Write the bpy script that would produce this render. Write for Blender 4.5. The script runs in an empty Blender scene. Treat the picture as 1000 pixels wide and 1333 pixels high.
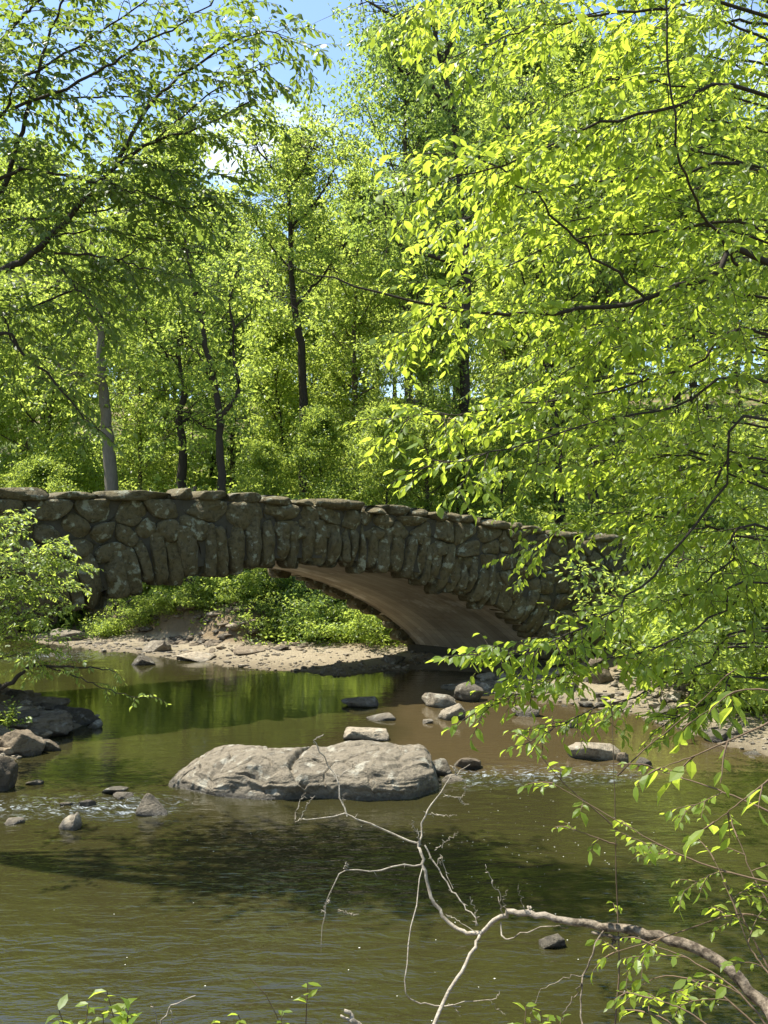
import bpy, math, random
import numpy as np
from mathutils import Vector, noise as mnoise
rng = np.random.default_rng(7)
random.seed(7)
S = bpy.context.scene
COL = S.collection
R = math.radians

# ------------------------------------------------------------------ camera
F = 1200.0                      # focal length in photo pixels (photo is 1000 x 1333)
CAM = np.array([0.0, 0.0, 3.0])
PITCH = math.atan((700 - 666.5) / F)
cd = bpy.data.cameras.new('camera')
cam = bpy.data.objects.new('camera', cd); COL.objects.link(cam)
cam.location = CAM; cam.rotation_euler = (R(90) + PITCH, 0, 0)
cd.sensor_fit = 'VERTICAL'; cd.sensor_height = 24.0; cd.lens = 24.0 * F / 1333.0
cd.clip_end = 2000; cd.clip_start = 0.05
S.camera = cam

def ray(px, py):
    x = (px - 500) / F; u = -(py - 666.5) / F
    c, s = math.cos(PITCH), math.sin(PITCH)
    return np.array([x, c - u * s, s + u * c])
def at(px, py, Y):
    d = ray(px, py); return CAM + d * (Y / d[1])
def onz(px, py, z=0.0):
    d = ray(px, py); return CAM + d * ((z - CAM[2]) / d[2])

# ------------------------------------------------------------------ object helpers
def link(name, me, parent=None):
    o = bpy.data.objects.new(name, me); COL.objects.link(o)
    if parent is not None: o.parent = parent
    return o
def tag(o, label=None, cat=None, group=None, kind=None):
    if label: o['label'] = label
    if cat: o['category'] = cat
    if group: o['group'] = group
    if kind: o['kind'] = kind
    return o
def empty(name, loc, label=None, cat=None, group=None):
    o = bpy.data.objects.new(name, None); COL.objects.link(o)
    o.location = [float(v) for v in loc]; o.empty_display_size = .2
    return tag(o, label, cat, group)
def mesh(name, V, Fc, mat, parent=None, smooth=True):
    """V in world space; the object keeps its parent's origin."""
    V = np.asarray(V, dtype=np.float32)
    if parent is not None: V = V - np.array(parent.location, dtype=np.float32)
    me = bpy.data.meshes.new(name)
    if isinstance(Fc, np.ndarray):
        k = Fc.shape[1]; n = len(Fc)
        me.vertices.add(len(V)); me.vertices.foreach_set('co', V.ravel())
        me.loops.add(n * k); me.loops.foreach_set('vertex_index', Fc.astype(np.int32).ravel())
        me.polygons.add(n)
        me.polygons.foreach_set('loop_start', np.arange(0, n * k, k, dtype=np.int32))
        me.polygons.foreach_set('loop_total', np.full(n, k, dtype=np.int32))
        me.update(calc_edges=True)
    else:
        me.from_pydata([tuple(map(float, v)) for v in V], [], Fc); me.update()
    me.polygons.foreach_set('use_smooth', np.full(len(me.polygons), smooth, dtype=bool))
    me.materials.append(mat)
    return link(name, me, parent)
def copy_tree(o, loc=None, rz=None, sc=None):
    c = o.copy(); COL.objects.link(c)
    for ch in o.children:
        k = ch.copy(); COL.objects.link(k); k.parent = c
    if loc is not None: c.location = [float(v) for v in loc]
    if rz is not None: c.rotation_euler = (0, 0, rz)
    if sc is not None: c.scale = (sc, sc, sc) if np.isscalar(sc) else sc
    return c
def nz(p, s=1.0, off=0.0):
    return mnoise.noise(Vector((p[0] * s + off, p[1] * s + off * .7, p[2] * s - off)))
def unit(v):
    v = np.asarray(v, float); return v / (np.linalg.norm(v, axis=-1, keepdims=True) + 1e-9)

# ------------------------------------------------------------------ materials
class NT:
    def __init__(self, name):
        self.m = bpy.data.materials.new(name); self.m.use_nodes = True
        self.t = self.m.node_tree; self.t.nodes.clear()
        self.out = self.n('ShaderNodeOutputMaterial')
    def n(self, typ, **kw):
        nd = self.t.nodes.new(typ)
        for k, v in kw.items():
            if k in ('inp',):
                for a, b in v.items():
                    if isinstance(b, bpy.types.NodeSocket): self.t.links.new(b, nd.inputs[a])
                    else: nd.inputs[a].default_value = b
            else: setattr(nd, k, v)
        return nd
    def noise(self, vec, scale, detail=4, rough=.6, dist=0.0):
        return self.n('ShaderNodeTexNoise', inp={'Vector': vec, 'Scale': scale, 'Detail': detail, 'Roughness': rough, 'Distortion': dist}).outputs['Fac']
    def ramp(self, fac, stops):
        r = self.n('ShaderNodeValToRGB', inp={0: fac}); e = r.color_ramp.elements
        while len(e) < len(stops): e.new(.5)
        for el, (p, c) in zip(e, stops):
            el.position = p; el.color = (*c, 1) if len(c) == 3 else c
        return r.outputs[0]
    def mix(self, fac, a, b, mode='MIX'):
        m = self.n('ShaderNodeMix', data_type='RGBA', blend_type=mode)
        for s, v in ((m.inputs[0], fac), (m.inputs[6], a), (m.inputs[7], b)):
            if isinstance(v, bpy.types.NodeSocket): self.t.links.new(v, s)
            else: s.default_value = v if np.isscalar(v) else ((*v, 1) if len(v) == 3 else v)
        return m.outputs[2]
    def math(self, op, a, b=0.0):
        m = self.n('ShaderNodeMath', operation=op)
        for s, v in ((m.inputs[0], a), (m.inputs[1], b)):
            if isinstance(v, bpy.types.NodeSocket): self.t.links.new(v, s)
            else: s.default_value = v
        return m.outputs[0]
    def bump(self, h, dist, strength=1.0, normal=None):
        i = {'Height': h, 'Distance': dist, 'Strength': strength}
        if normal is not None: i['Normal'] = normal
        return self.n('ShaderNodeBump', inp=i).outputs[0]
    def obj(self): return self.n('ShaderNodeTexCoord').outputs['Object']
    def pos(self): return self.n('ShaderNodeNewGeometry').outputs['Position']
    def island(self): return self.n('ShaderNodeNewGeometry').outputs['Random Per Island']
    def orand(self): return self.n('ShaderNodeObjectInfo').outputs['Random']
    def bsdf(self, **i): return self.n('ShaderNodeBsdfPrincipled', inp={k.replace('_', ' '): v for k, v in i.items()}).outputs[0]
    def done(self, sh): self.t.links.new(sh, self.out.inputs['Surface']); return self.m
BL = (0, 0, 0)

def leaf_mat(name, dark, mid, light, trans, tfac=.5, spec=.35, rough=.42):
    t = NT(name)
    r = t.island(); o = t.orand()
    f = t.math('ADD', t.math('MULTIPLY', r, .75), t.math('MULTIPLY', o, .25))
    c = t.ramp(f, [(.05, dark), (.5, mid), (.93, light), (.985, tuple(v * w_ for v, w_ in zip(light, (1.35, .95, 1.2))))])
    tc = t.mix(r, tuple(v * .75 for v in trans), trans)
    a = t.bsdf(Base_Color=c, Roughness=rough, Specular_IOR_Level=spec)
    b = t.n('ShaderNodeBsdfTranslucent', inp={'Color': tc}).outputs[0]
    m = t.n('ShaderNodeMixShader', inp={0: tfac, 1: a, 2: b}).outputs[0]
    return t.done(m)
M = {}
M['leaf_near'] = leaf_mat('leaf_near', (.07, .13, .016), (.115, .185, .022), (.16, .225, .035), (.57, .70, .07), .57)
M['leaf_mid'] = leaf_mat('leaf_mid', (.045, .09, .014), (.075, .13, .018), (.115, .17, .027), (.36, .47, .05), .48)  # leaf colour darkened to stand in for shade inside the right foliage
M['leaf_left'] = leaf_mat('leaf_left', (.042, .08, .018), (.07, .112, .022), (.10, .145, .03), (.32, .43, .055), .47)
M['leaf_far_a'] = leaf_mat('leaf_far_a', (.07, .125, .028), (.11, .175, .04), (.16, .22, .06), (.56, .68, .11), .57)
M['leaf_far_b'] = leaf_mat('leaf_far_b', (.045, .09, .024), (.07, .125, .032), (.105, .165, .045), (.39, .52, .085), .52)
M['leaf_shrub'] = leaf_mat('leaf_shrub', (.07, .13, .027), (.115, .18, .038), (.16, .22, .055), (.55, .67, .105), .55)
M['grass'] = leaf_mat('grass_blades', (.09, .13, .02), (.14, .18, .03), (.19, .22, .05), (.38, .45, .06), .45, .2, .6)

def bark(name, a, b, scale=6, bumpd=.02):
    t = NT(name); p = t.obj()
    mp = t.n('ShaderNodeMapping', inp={'Vector': p, 'Scale': (1, 1, .25)}).outputs[0]
    n1 = t.noise(mp, scale * 3, 6, .7); n2 = t.noise(p, scale * .5, 3)
    c = t.mix(n2, t.ramp(n1, [(.3, tuple(v * .5 for v in a)), (.6, a), (.8, b)]), a)
    return t.done(t.bsdf(Base_Color=c, Roughness=.9, Specular_IOR_Level=.2, Normal=t.bump(n1, bumpd)))
M['bark'] = bark('bark_brown', (.10, .08, .06), (.17, .145, .115))
M['bark_dark'] = bark('bark_dark', (.045, .036, .026), (.09, .075, .055))
M['bark_grey'] = bark('bark_grey', (.16, .14, .11), (.25, .225, .185))
def dead_wood():                                # tips pale: weathering plus sunlight painted in, still barked towards the thick end
    t = NT('dead_wood'); p = t.pos(); x = t.n('ShaderNodeSeparateXYZ', inp={0: p}).outputs[0]
    n1 = t.noise(p, 26, 7, .72); n2 = t.noise(p, 7, 4)
    f = t.ramp(t.math('ADD', x, t.math('MULTIPLY', t.math('SUBTRACT', n2, .5), .9)), [(.45, BL), (1.0, (1, 1, 1))])
    pale = t.mix(t.ramp(n1, [(.35, BL), (.6, (1, 1, 1))]), (.19, .16, .115), (.37, .33, .26))
    barky = t.mix(t.ramp(n1, [(.42, BL), (.6, (1, 1, 1))]), (.055, .042, .028), (.21, .17, .12))
    return t.done(t.bsdf(Base_Color=t.mix(f, pale, barky), Roughness=.9, Specular_IOR_Level=.2, Normal=t.bump(t.math('ADD', n1, n2), .012)))
M['dead_wood'] = dead_wood()
M['twig'] = bark('twig_brown', (.13, .09, .055), (.22, .17, .11), 20, .003)

def stone_mat(name, base, warm, lichen, lich=.5, isl=True, scale=1.0, bd=.03, wet=False):
    t = NT(name); p = t.pos()
    n1 = t.noise(p, 2.2 * scale, 6, .62); n2 = t.noise(p, 9 * scale, 8, .7); n3 = t.noise(p, 38 * scale, 4, .7)
    r = t.island() if isl else t.orand()
    c = t.mix(n1, tuple(v * .62 for v in base), base)
    c = t.mix(r, c, t.mix(n2, warm, base))
    c = t.mix(t.math('MULTIPLY', t.ramp(n2, [(.38, (1, 1, 1)), (.52, BL)]), .7), c, tuple(v * .35 for v in base))  # stain-like dark in the noise hollows, crevice shade put into the colour
    vr = t.math('ADD', .5, t.math('MULTIPLY', r, 1.05))
    c = t.mix(1.0, c, t.n('ShaderNodeCombineColor', inp={0: vr, 1: vr, 2: vr}).outputs[0], 'MULTIPLY')
    lm = t.math('MULTIPLY', t.ramp(t.noise(p, 4.2 * scale, 7, .62, .15), [(.56, BL), (.64, (1, 1, 1))]), lich)
    c = t.mix(lm, c, lichen)
    c = t.mix(.6, c, t.mix(n3, (.25, .25, .25), (.8, .8, .8)), 'OVERLAY')
    n4 = t.n('ShaderNodeTexVoronoi', feature='DISTANCE_TO_EDGE', inp={'Vector': t.mix(.08, p, t.n('ShaderNodeTexNoise', inp={'Vector': p, 'Scale': 5 * scale}).outputs['Color']), 'Scale': 3.2 * scale}).outputs['Distance']
    crk = t.ramp(n4, [(0, BL), (.035, (1, 1, 1))])
    h = t.math('ADD', t.math('ADD', t.math('MULTIPLY', n2, 1.0), t.math('MULTIPLY', n1, .8)), t.math('ADD', t.math('MULTIPLY', n3, .35), t.math('MULTIPLY', crk, .10)))
    ro = .85
    if wet:                                     # the splash line just above the creek
        z = t.n('ShaderNodeSeparateXYZ', inp={0: p}).outputs[2]
        wz = t.math('ADD', z, t.math('MULTIPLY', t.math('SUBTRACT', n1, .5), .10))
        wf = t.ramp(wz, [(.02, (1, 1, 1)), (.085, BL)])
        c = t.mix(t.math('MULTIPLY', wf, .65), c, (.03, .027, .02))
        ro = t.math('SUBTRACT', .88, t.math('MULTIPLY', wf, .55))
    return t.done(t.bsdf(Base_Color=c, Roughness=ro, Specular_IOR_Level=.3, Normal=t.bump(h, bd, .8)))
M['bridge_stone'] = stone_mat('bridge_stone', (.125, .110, .054), (.175, .125, .06), (.34, .35, .25), .85, True, 1.5, .11)
M['rock'] = stone_mat('creek_rock', (.185, .16, .115), (.215, .175, .12), (.37, .355, .285), .6, False, 1.3, .07, True)
M['bank_rock'] = stone_mat('bank_rock', (.165, .132, .088), (.205, .158, .10), (.30, .28, .22), .4, False, 1.2, .07, True)
def soffit_mat():
    t = NT('arch_concrete'); p = t.n('ShaderNodeTexCoord').outputs['UV']
    mp = t.n('ShaderNodeMapping', inp={'Vector': p, 'Scale': (11, .22, 1)}).outputs[0]
    n1 = t.noise(mp, 1.0, 5, .65); n2 = t.noise(t.pos(), 1.1, 5, .65); n3 = t.noise(t.pos(), 14, 4)
    c = t.mix(n1, (.31, .26, .185), (.47, .41, .31)); c = t.mix(t.ramp(n2, [(.35, (.6,) * 3), (.6, BL)]), c, (.20, .155, .105))
    c = t.mix(t.ramp(t.noise(t.pos(), .8, 6, .7), [(.55, BL), (.66, (.75,) * 3)]), c, (.60, .55, .46))
    v = t.n('ShaderNodeSeparateXYZ', inp={0: p}).outputs[1]
    fr = t.math('FRACT', t.math('MULTIPLY', v, 3.6)); ln = t.ramp(fr, [(0, (1, 1, 1)), (.035, (1, 1, 1)), (.06, BL)])
    c = t.mix(t.math('MULTIPLY', ln, .7), c, (.13, .10, .07))
    c = t.mix(1.0, c, t.ramp(t.n('ShaderNodeTexWhiteNoise', noise_dimensions='1D', inp={'W': t.math('FLOOR', t.math('MULTIPLY', v, 3.6))}).outputs[0], [(0, (.78,) * 3), (1, (1.1,) * 3)]), 'MULTIPLY')
    return t.done(t.bsdf(Base_Color=c, Roughness=.9, Normal=t.bump(t.math('ADD', n1, t.math('MULTIPLY', n3, .3)), .03)))
M['soffit'] = soffit_mat()
def mortar_mat():
    t = NT('old_mortar'); n = t.noise(t.pos(), 8, 6)
    return t.done(t.bsdf(Base_Color=t.mix(n, (.030, .027, .018), (.075, .066, .044)), Roughness=.95, Normal=t.bump(n, .03)))
M['mortar'] = mortar_mat()
def ground_mat():
    t = NT('creek_bank_ground'); p = t.pos()
    z = t.n('ShaderNodeSeparateXYZ', inp={0: p}).outputs[2]
    n1 = t.noise(p, .9, 6, .65); n2 = t.noise(p, 7, 8, .7); n3 = t.noise(p, 30, 5, .7)
    sand = t.mix(n2, (.195, .16, .10), (.33, .285, .195))
    sand = t.mix(t.ramp(n3, [(.42, (.7,) * 3), (.55, BL)]), sand, (.26, .21, .14))
    dirt = t.mix(n2, (.07, .05, .032), (.19, .14, .085))
    litter = t.mix(n3, dirt, (.24, .18, .10))
    green = t.mix(n2, (.05, .085, .018), (.12, .155, .035))
    gf = t.math('MULTIPLY', t.ramp(n1, [(.40, BL), (.54, (1, 1, 1))]), t.ramp(z, [(.85, BL), (1.0, (1, 1, 1))]))
    c = t.mix(gf, litter, green)
    f = t.ramp(t.math('ADD', z, t.math('MULTIPLY', t.math('SUBTRACT', n1, .5), .5)), [(.18, (1, 1, 1)), (.34, BL)])
    c = t.mix(f, c, sand)
    wet = t.ramp(t.math('ADD', z, t.math('MULTIPLY', t.math('SUBTRACT', n2, .5), .06)), [(.0, (1, 1, 1)), (.10, BL)])
    c = t.mix(t.math('MULTIPLY', wet, .6), c, (.06, .045, .025))
    h = t.math('ADD', n2, t.math('MULTIPLY', n3, .5))
    return t.done(t.bsdf(Base_Color=c, Roughness=.92, Specular_IOR_Level=.2, Normal=t.bump(h, .08)))
M['ground'] = ground_mat()
def water_mat():
    t = NT('creek_water'); p = t.pos()
    rip = t.n('ShaderNodeAttribute', attribute_name='ripple').outputs['Fac']
    mp = t.n('ShaderNodeMapping', inp={'Vector': p, 'Rotation': (0, 0, R(-18)), 'Scale': (.55, 1.25, 1)}).outputs[0]
    mw = t.n('ShaderNodeMapping', inp={'Vector': p, 'Rotation': (0, 0, R(-10)), 'Scale': (.35, 1.5, 1)}).outputs[0]
    cr = t.math('SUBTRACT', 1.0, t.math('ABSOLUTE', t.math('MULTIPLY', t.math('SUBTRACT', t.noise(mw, 4.2, 3, .55, .6), .5), 4.0)))
    a = t.noise(mp, 1.6, 3, .5, .4); b = t.noise(mp, 5.5, 3, .55, .5); c = t.noise(mp, 18, 3, .6, .3)
    h = t.math('ADD', t.math('MULTIPLY', a, .42), t.math('ADD', t.math('MULTIPLY', b, .20), t.math('MULTIPLY', c, .055)))
    h = t.math('ADD', h, t.math('MULTIPLY', cr, .05))
    h = t.math('MULTIPLY', h, rip)
    nb = t.bump(h, .056, 1.0)
    silt = t.math('ADD', t.n('ShaderNodeAttribute', attribute_name='silt').outputs['Fac'], t.math('MULTIPLY', t.math('SUBTRACT', t.noise(p, .8, 4, .6), .5), .6)); s2 = t.noise(p, 2.2, 5, .6)
    col = t.mix(t.ramp(silt, [(.35, BL), (.65, (1, 1, 1))]), (.025, .0225, .0075), (.062, .045, .020))
    col = t.mix(t.math('MULTIPLY', s2, .35), col, (.018, .018, .006))
    foam_glint = t.n('ShaderNodeAttribute', attribute_name='foam_glint').outputs['Fac']
    fm = t.math('MULTIPLY', t.ramp(t.noise(mp, 12, 6, .75, 1.0), [(.54, BL), (.63, (1, 1, 1))]), foam_glint)
    col = t.mix(fm, col, (.42, .47, .50))  # pale flecks: riffle foam, also painted in place of sun glints
    ro = t.math('ADD', .025, t.math('MULTIPLY', fm, .4))
    return t.done(t.bsdf(Base_Color=col, Roughness=ro, IOR=1.62, Specular_IOR_Level=.5, Normal=nb))
M['water'] = water_mat()
def plain(name, c, ro=.6):
    t = NT(name); n = t.noise(t.pos(), 25, 3)
    return t.done(t.bsdf(Base_Color=t.mix(n, tuple(v * .8 for v in c), c), Roughness=ro))
M['petal'] = plain('fallen_petals', (.78, .78, .70))

# ------------------------------------------------------------------ terrain and creek
CREEK = np.array([(-20, 2.5), (-8, 3.6), (-3, 4.3), (0, 4.5), (3, 4.6), (4.8, 6), (5.6, 9), (5.3, 12), (4.8, 13.8), (4.2, 15.6), (2.9, 17.2),
    (1.4, 18.0), (1.3, 18.7), (2.4, 20), (2.4, 20.7), (0.9, 21.0), (-1, 20.2), (-3.5, 21.4), (-6, 23.5), (-8.6, 25.4), (-14, 30), (-25, 35), (-45, 40),
    (-45, 33), (-25, 28), (-14, 23.4), (-9, 20.0), (-6.2, 17.2), (-4.75, 15.3), (-4.95, 13.4), (-5.1, 12.2), (-5.6, 11.0), (-7.5, 9.6), (-12, 8.4), (-30, 6), (-30, 2.5)], float)
def creek_sd(X, Y):
    P = np.stack([X.ravel(), Y.ravel()], 1); d = np.full(len(P), 1e9); ins = np.zeros(len(P), bool)
    n = len(CREEK)
    for i in range(n):
        a, b = CREEK[i], CREEK[(i + 1) % n]; ab = b - a
        t = np.clip(((P - a) @ ab) / (ab @ ab), 0, 1)
        d = np.minimum(d, np.linalg.norm(P - a - t[:, None] * ab, axis=1))
        c = ((a[1] > P[:, 1]) != (b[1] > P[:, 1])) & (P[:, 0] < (b[0] - a[0]) * (P[:, 1] - a[1]) / (b[1] - a[1] + 1e-12) + a[0])
        ins ^= c
    return (np.where(ins, -d, d)).reshape(X.shape)
def sstep(a, b, x):
    t = np.clip((x - a) / (b - a), 0, 1); return t * t * (3 - 2 * t)
def wob(X, Y, s, o=0.):
    return (np.sin(X * 1.7 * s + o) * np.cos(Y * 1.3 * s - o * 2) + .5 * np.sin(X * 3.1 * s - Y * 2.3 * s + o) + .35 * np.cos(X * 5.3 * s + Y * 6.1 * s + 2 * o)) / 1.85
def terrain(X, Y):
    X = np.asarray(X, float); Y = np.asarray(Y, float)
    d = creek_sd(X, Y) + .22 * wob(X, Y, 1.1, .4) + .08 * wob(X, Y, 3.7, 1.)
    o = np.maximum(d, 0)
    sh = 3.2 * sstep(-4.2, -1.8, X)
    far = .06 * np.minimum(o, 2.4 + sh * .3) + .95 * sstep(1.9 + sh, 2.9 + sh * 1.1, o) + .045 * np.maximum(o - 2.6 - sh, 0)
    right = .09 * np.minimum(o, 2.5) + .28 * np.clip(o - 2.5, 0, 8)
    left = .30 * np.minimum(o, 8)
    near = .42 * np.minimum(o, 4)
    wn = 1 - sstep(4, 7, Y); wr = sstep(2.0, 4.0, X) * (1 - sstep(24, 29, Y)); wl = (1 - sstep(-6.0, -4.0, X)) * (1 - sstep(0, 2.5, Y - (14.6 - 1.05 * (X + 4.75) * .9) - 2.5))
    z = far * (1 - wr) + right * wr
    z = z * (1 - wl) + left * wl
    z = z * (1 - wn) + near * wn
    z += sstep(30, 95, Y) * 13 + .6 * sstep(26, 40, Y) * wob(X, Y, .12) + .10 * sstep(.5, 3, o) * wob(X, Y, .9, 2.)+ .03 * wob(X, Y, 4.1, .7) * sstep(0, .6, o)
    z += .35 * sstep(12, 60, np.abs(X)) * np.maximum(np.abs(X) - 12, 0) * .35
    z = np.where(d < 0, -.05 - .28 * np.minimum(-d, 2), z + .012)
    return z
def gz(x, y): return float(terrain(np.array([x]), np.array([y]))[0])
def warp_axis(c, half, n, p):
    u = np.linspace(-1, 1, n); return c + half * np.sign(u) * (.12 * np.abs(u) + .88 * np.abs(u) ** p)
gx = warp_axis(-1.5, 220, 420, 3.4); gy = warp_axis(18.0, 240, 460, 3.2)
GX, GY = np.meshgrid(gx, gy); GZ = terrain(GX, GY)
def gridfaces(nx, ny):
    i = np.arange(nx - 1); j = np.arange(ny - 1); I, J = np.meshgrid(i, j); a = (J * nx + I).ravel()
    return np.stack([a, a + 1, a + nx + 1, a + nx], 1)
g = mesh('ground', np.stack([GX.ravel(), GY.ravel(), GZ.ravel()], 1), gridfaces(len(gx), len(gy)), M['ground'])
tag(g, kind='structure')
# water surface: real low waves where the creek runs over stones
wx = np.linspace(-32, 7.5, 420); wy = np.concatenate([np.linspace(2, 22, 420), np.linspace(22.1, 42, 60)])
WX, WY = np.meshgrid(wx, wy)
def riffle(X, Y):
    a = np.exp(-((Y - (10.35 + .05 * (X + 4))) / .55) ** 2) * (1 - sstep(-2.6, -1.9, X)) * sstep(-8, -6, X)
    b = np.exp(-((Y - (11.7 + .12 * (X - 1.5))) / .62) ** 2) * sstep(.45, 1.0, X) * (1 - sstep(2.9, 3.7, X))
    c = np.exp(-((Y - 23.5) / 1.3) ** 2) * np.exp(-((X + 8.6) / 2.2) ** 2)
    return np.clip(a + b + c, 0, 1)
RF = riffle(WX, WY)
WZ = RF * (.030 * np.sin(WX * 9 + 2.2 * np.sin(WY * 7)) * np.cos(WY * 11 + 1.5 * np.sin(WX * 5)) + .012 * np.sin(WX * 23 + WY * 17))
w = mesh('water', np.stack([WX.ravel(), WY.ravel(), WZ.ravel()], 1), gridfaces(len(wx), len(wy)), M['water'])
tag(w, kind='structure')
calm = .30 + .70 * (1 - sstep(9.5, 14.0, WY)) + .35 * (1 - sstep(6.5, 9, WY)) + 1.1 * RF
calm *= .75 + .5 * (wob(WX, WY, .35, 1.3) > 0) * np.abs(wob(WX, WY, .35, 1.3))
for nm, arr in (('ripple', calm), ('foam_glint', np.clip(RF * .9 - .3, 0, 1)), ('silt', sstep(-1.0, 1.2, WX) * sstep(10.8, 12.5, WY) * .9 + .25 * sstep(-1.5, .5, WX) * (1 - sstep(9, 11, WY)))):
    a = w.data.attributes.new(nm, 'FLOAT', 'POINT'); a.data.foreach_set('value', arr.ravel().astype(np.float32))

# ------------------------------------------------------------------ bridge
P0 = np.array([4.0, 20.5]); E = unit(np.array([-.85, -.53])); Nn = np.array([-E[1], E[0]]);
if Nn[1] > 0: Nn = -Nn                               # outward towards the camera side
WID = 5.5; TC = 6.7
def bw(t, z, dep):                                   # along the face, height, outwards from the face
    k = -dep / WID if dep < 0 else 0.0               # the barrel runs at a skew through the bridge
    q = max(dep, 0)
    return np.array([P0[0] + t * E[0] + q * Nn[0] - 3.3 * k, P0[1] + t * E[1] + q * Nn[1] + 3.0 * k, z])
def zi(t):                                           # underside of the arch
    d = min(abs(t - TC), 6.7); Rr = 9.93
    el = 2.6 * math.sqrt(max(0, 1 - (d / 6.7) ** 2)); ci = 2.6 - (Rr - math.sqrt(Rr * Rr - d * d))
    return .45 * el + .55 * ci - .02
ztop_t = [-8, -3, -.6, .35, 1.9, 3.6, 4.9, 6.3, 7.5, 9, 11.7, 14, 20]
ztop_z = [2.75, 2.98, 3.12, 3.22, 3.40, 3.56, 3.66, 3.77, 3.83, 3.84, 3.77, 3.62, 3.1]
def zt(t): return float(np.interp(t, ztop_t, ztop_z))
bridge = empty('stone_bridge', bw(TC, 0, -WID / 2), 'old humped boulder bridge with a low arch over the creek', 'bridge')
def clip_half(poly, p, n):
    out = []
    for i in range(len(poly)):
        a, b = poly[i], poly[(i + 1) % len(poly)]
        da, db = (a - p) @ n, (b - p) @ n
        if da <= 0: out.append(a)
        if da * db < 0: out.append(a + (b - a) * (da / (da - db)))
    return out
def round_poly(poly, it=2, n=22):
    P = np.array(poly)
    q = []
    for i in range(len(P)):                          # keep long edges straight, cut only the corners
        a, b = P[i], P[(i + 1) % len(P)]; L = np.linalg.norm(b - a)
        c = min(.3, .065 / (L + 1e-6)); q += [a + (b - a) * c, a + (b - a) * (1 - c)]
    P = np.array(q)
    for _ in range(it - 1):
        A, B = P, np.roll(P, -1, 0); P = np.stack([A * .75 + B * .25, A * .25 + B * .75], 1).reshape(-1, 2)
    seg = np.roll(P, -1, 0) - P; L = np.linalg.norm(seg, axis=1); cs = np.concatenate([[0], np.cumsum(L)])
    s = np.linspace(0, cs[-1], n, endpoint=False)
    Q = np.vstack([P, P[:1]])
    return np.stack([np.interp(s, cs, Q[:, 0]), np.interp(s, cs, Q[:, 1])], 1)
def stone_vf(poly, front, back, seed, fr, n=28, rough=.045, cap_back=False):
    P = round_poly(poly, 2, n); c = P.mean(0); V = []; Fc = []
    rs = np.random.default_rng(seed); tilt = rs.normal(0, .08, 2)
    size = np.abs(P - c).max(0); fac = [(unit(rs.normal(0, 1, 2)), rs.uniform(.05, .55), rs.uniform(.5, 1.5)) for _ in range(5)]
    prof = [(1.0, -back), (1.0, -.02), (.99, front * .5), (.968, front * .80), (.925, front * .94), (.85, front * 1.0), (.62, front * 1.0), (.34, front * 1.0)]
    for sc, dp in prof:
        for q in P:
            a = c + (q - c) * sc
            k = (a - c) @ tilt if dp > -.01 else 0
            if dp > .01:
                for fd, f0, fs in fac:
                    k -= max(0, ((a - c) / size) @ fd - f0) * fs * front
            e = nz((a[0], a[1], seed * 1.37), 4.5) * rough * 1.5 + (.3 - abs(nz((a[0], a[1], seed * 3.1), 7))) * rough * 1.2
            r2 = 1 + (nz((a[0], a[1], seed * .77), 5) * .10 + nz((a[0], a[1], seed * .77), 13) * .04)
            a = c + (a - c) * r2
            V.append(fr(a[0], a[1], dp + (e + k if dp > -.05 else 0)))
    V.append(fr(c[0], c[1], front * 1.01 + nz((c[0], c[1], seed * 1.37), 4.5) * rough))
    m = len(prof)
    for i in range(m - 1):
        for j in range(n):
            k = (j + 1) % n; Fc.append((i * n + j, i * n + k, (i + 1) * n + k, (i + 1) * n + j))
    for j in range(n): Fc.append(((m - 1) * n + j, (m - 1) * n + (j + 1) % n, m * n))
    if cap_back: Fc.append(tuple(range(n - 1, -1, -1)))
    return V, Fc
# arch ring stones, near face and far face
ts = np.linspace(0.0, 2 * TC, 900); pts = np.array([(t, zi(t)) for t in ts])
tan = unit(np.gradient(pts, axis=0)); nrm = np.stack([-tan[:, 1], tan[:, 0]], 1); nrm[nrm[:, 1] < 0] *= -1
cs = np.concatenate([[0], np.cumsum(np.linalg.norm(np.diff(pts, axis=0), axis=1))])
def arch_at(s):
    return (np.array([np.interp(s, cs, pts[:, 0]), np.interp(s, cs, pts[:, 1])]), unit(np.array([np.interp(s, cs, nrm[:, 0]), np.interp(s, cs, nrm[:, 1])])))
def ring(face, wmin, wmax, smax):
    rr = np.random.default_rng(11 + face); s = .02; k = 0
    while s < smax:
        wd = rr.uniform(wmin, wmax) * (1.25 if rr.random() < .25 else 1); s2 = s + wd
        if s2 > cs[-1]: break
        (p1, n1), (p2, n2) = arch_at(s + .012), arch_at(s2 - .012)
        L = rr.uniform(.66, .88); dr = rr.uniform(-.02, .15) if rr.random() < .8 else rr.uniform(.12, .20)
        sk = rr.normal(0, .05); tt = (p2 - p1)
        q = [p1 - n1 * dr - tt * rr.uniform(-.12, .1), p2 - n2 * (dr + rr.uniform(-.06, .06)) + tt * rr.uniform(-.12, .1),
             p2 + n2 * L + tt * (rr.uniform(-.1, .12)) + unit(tt) * sk, p1 + n1 * (L + rr.uniform(-.08, .08)) + unit(tt) * sk]
        mid_b = (q[0] + q[1]) / 2 - n1 * .05; q = [q[0], mid_b, q[1], q[2], q[3]]
        fr_ = rr.uniform(.05, .15)
        if face == 0: f = lambda a, b, d: bw(a, b, d)
        else: f = lambda a, b, d: bw(a, b, -WID - d)
        V, Fc = stone_vf(q, fr_, .42, k + 100 * face, f, cap_back=True)
        mesh('arch_stone', V, Fc, M['bridge_stone'], bridge)
        s = s2; k += 1
ring(0, .17, .33, 99); ring(1, .30, .46, 8.5)
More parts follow.
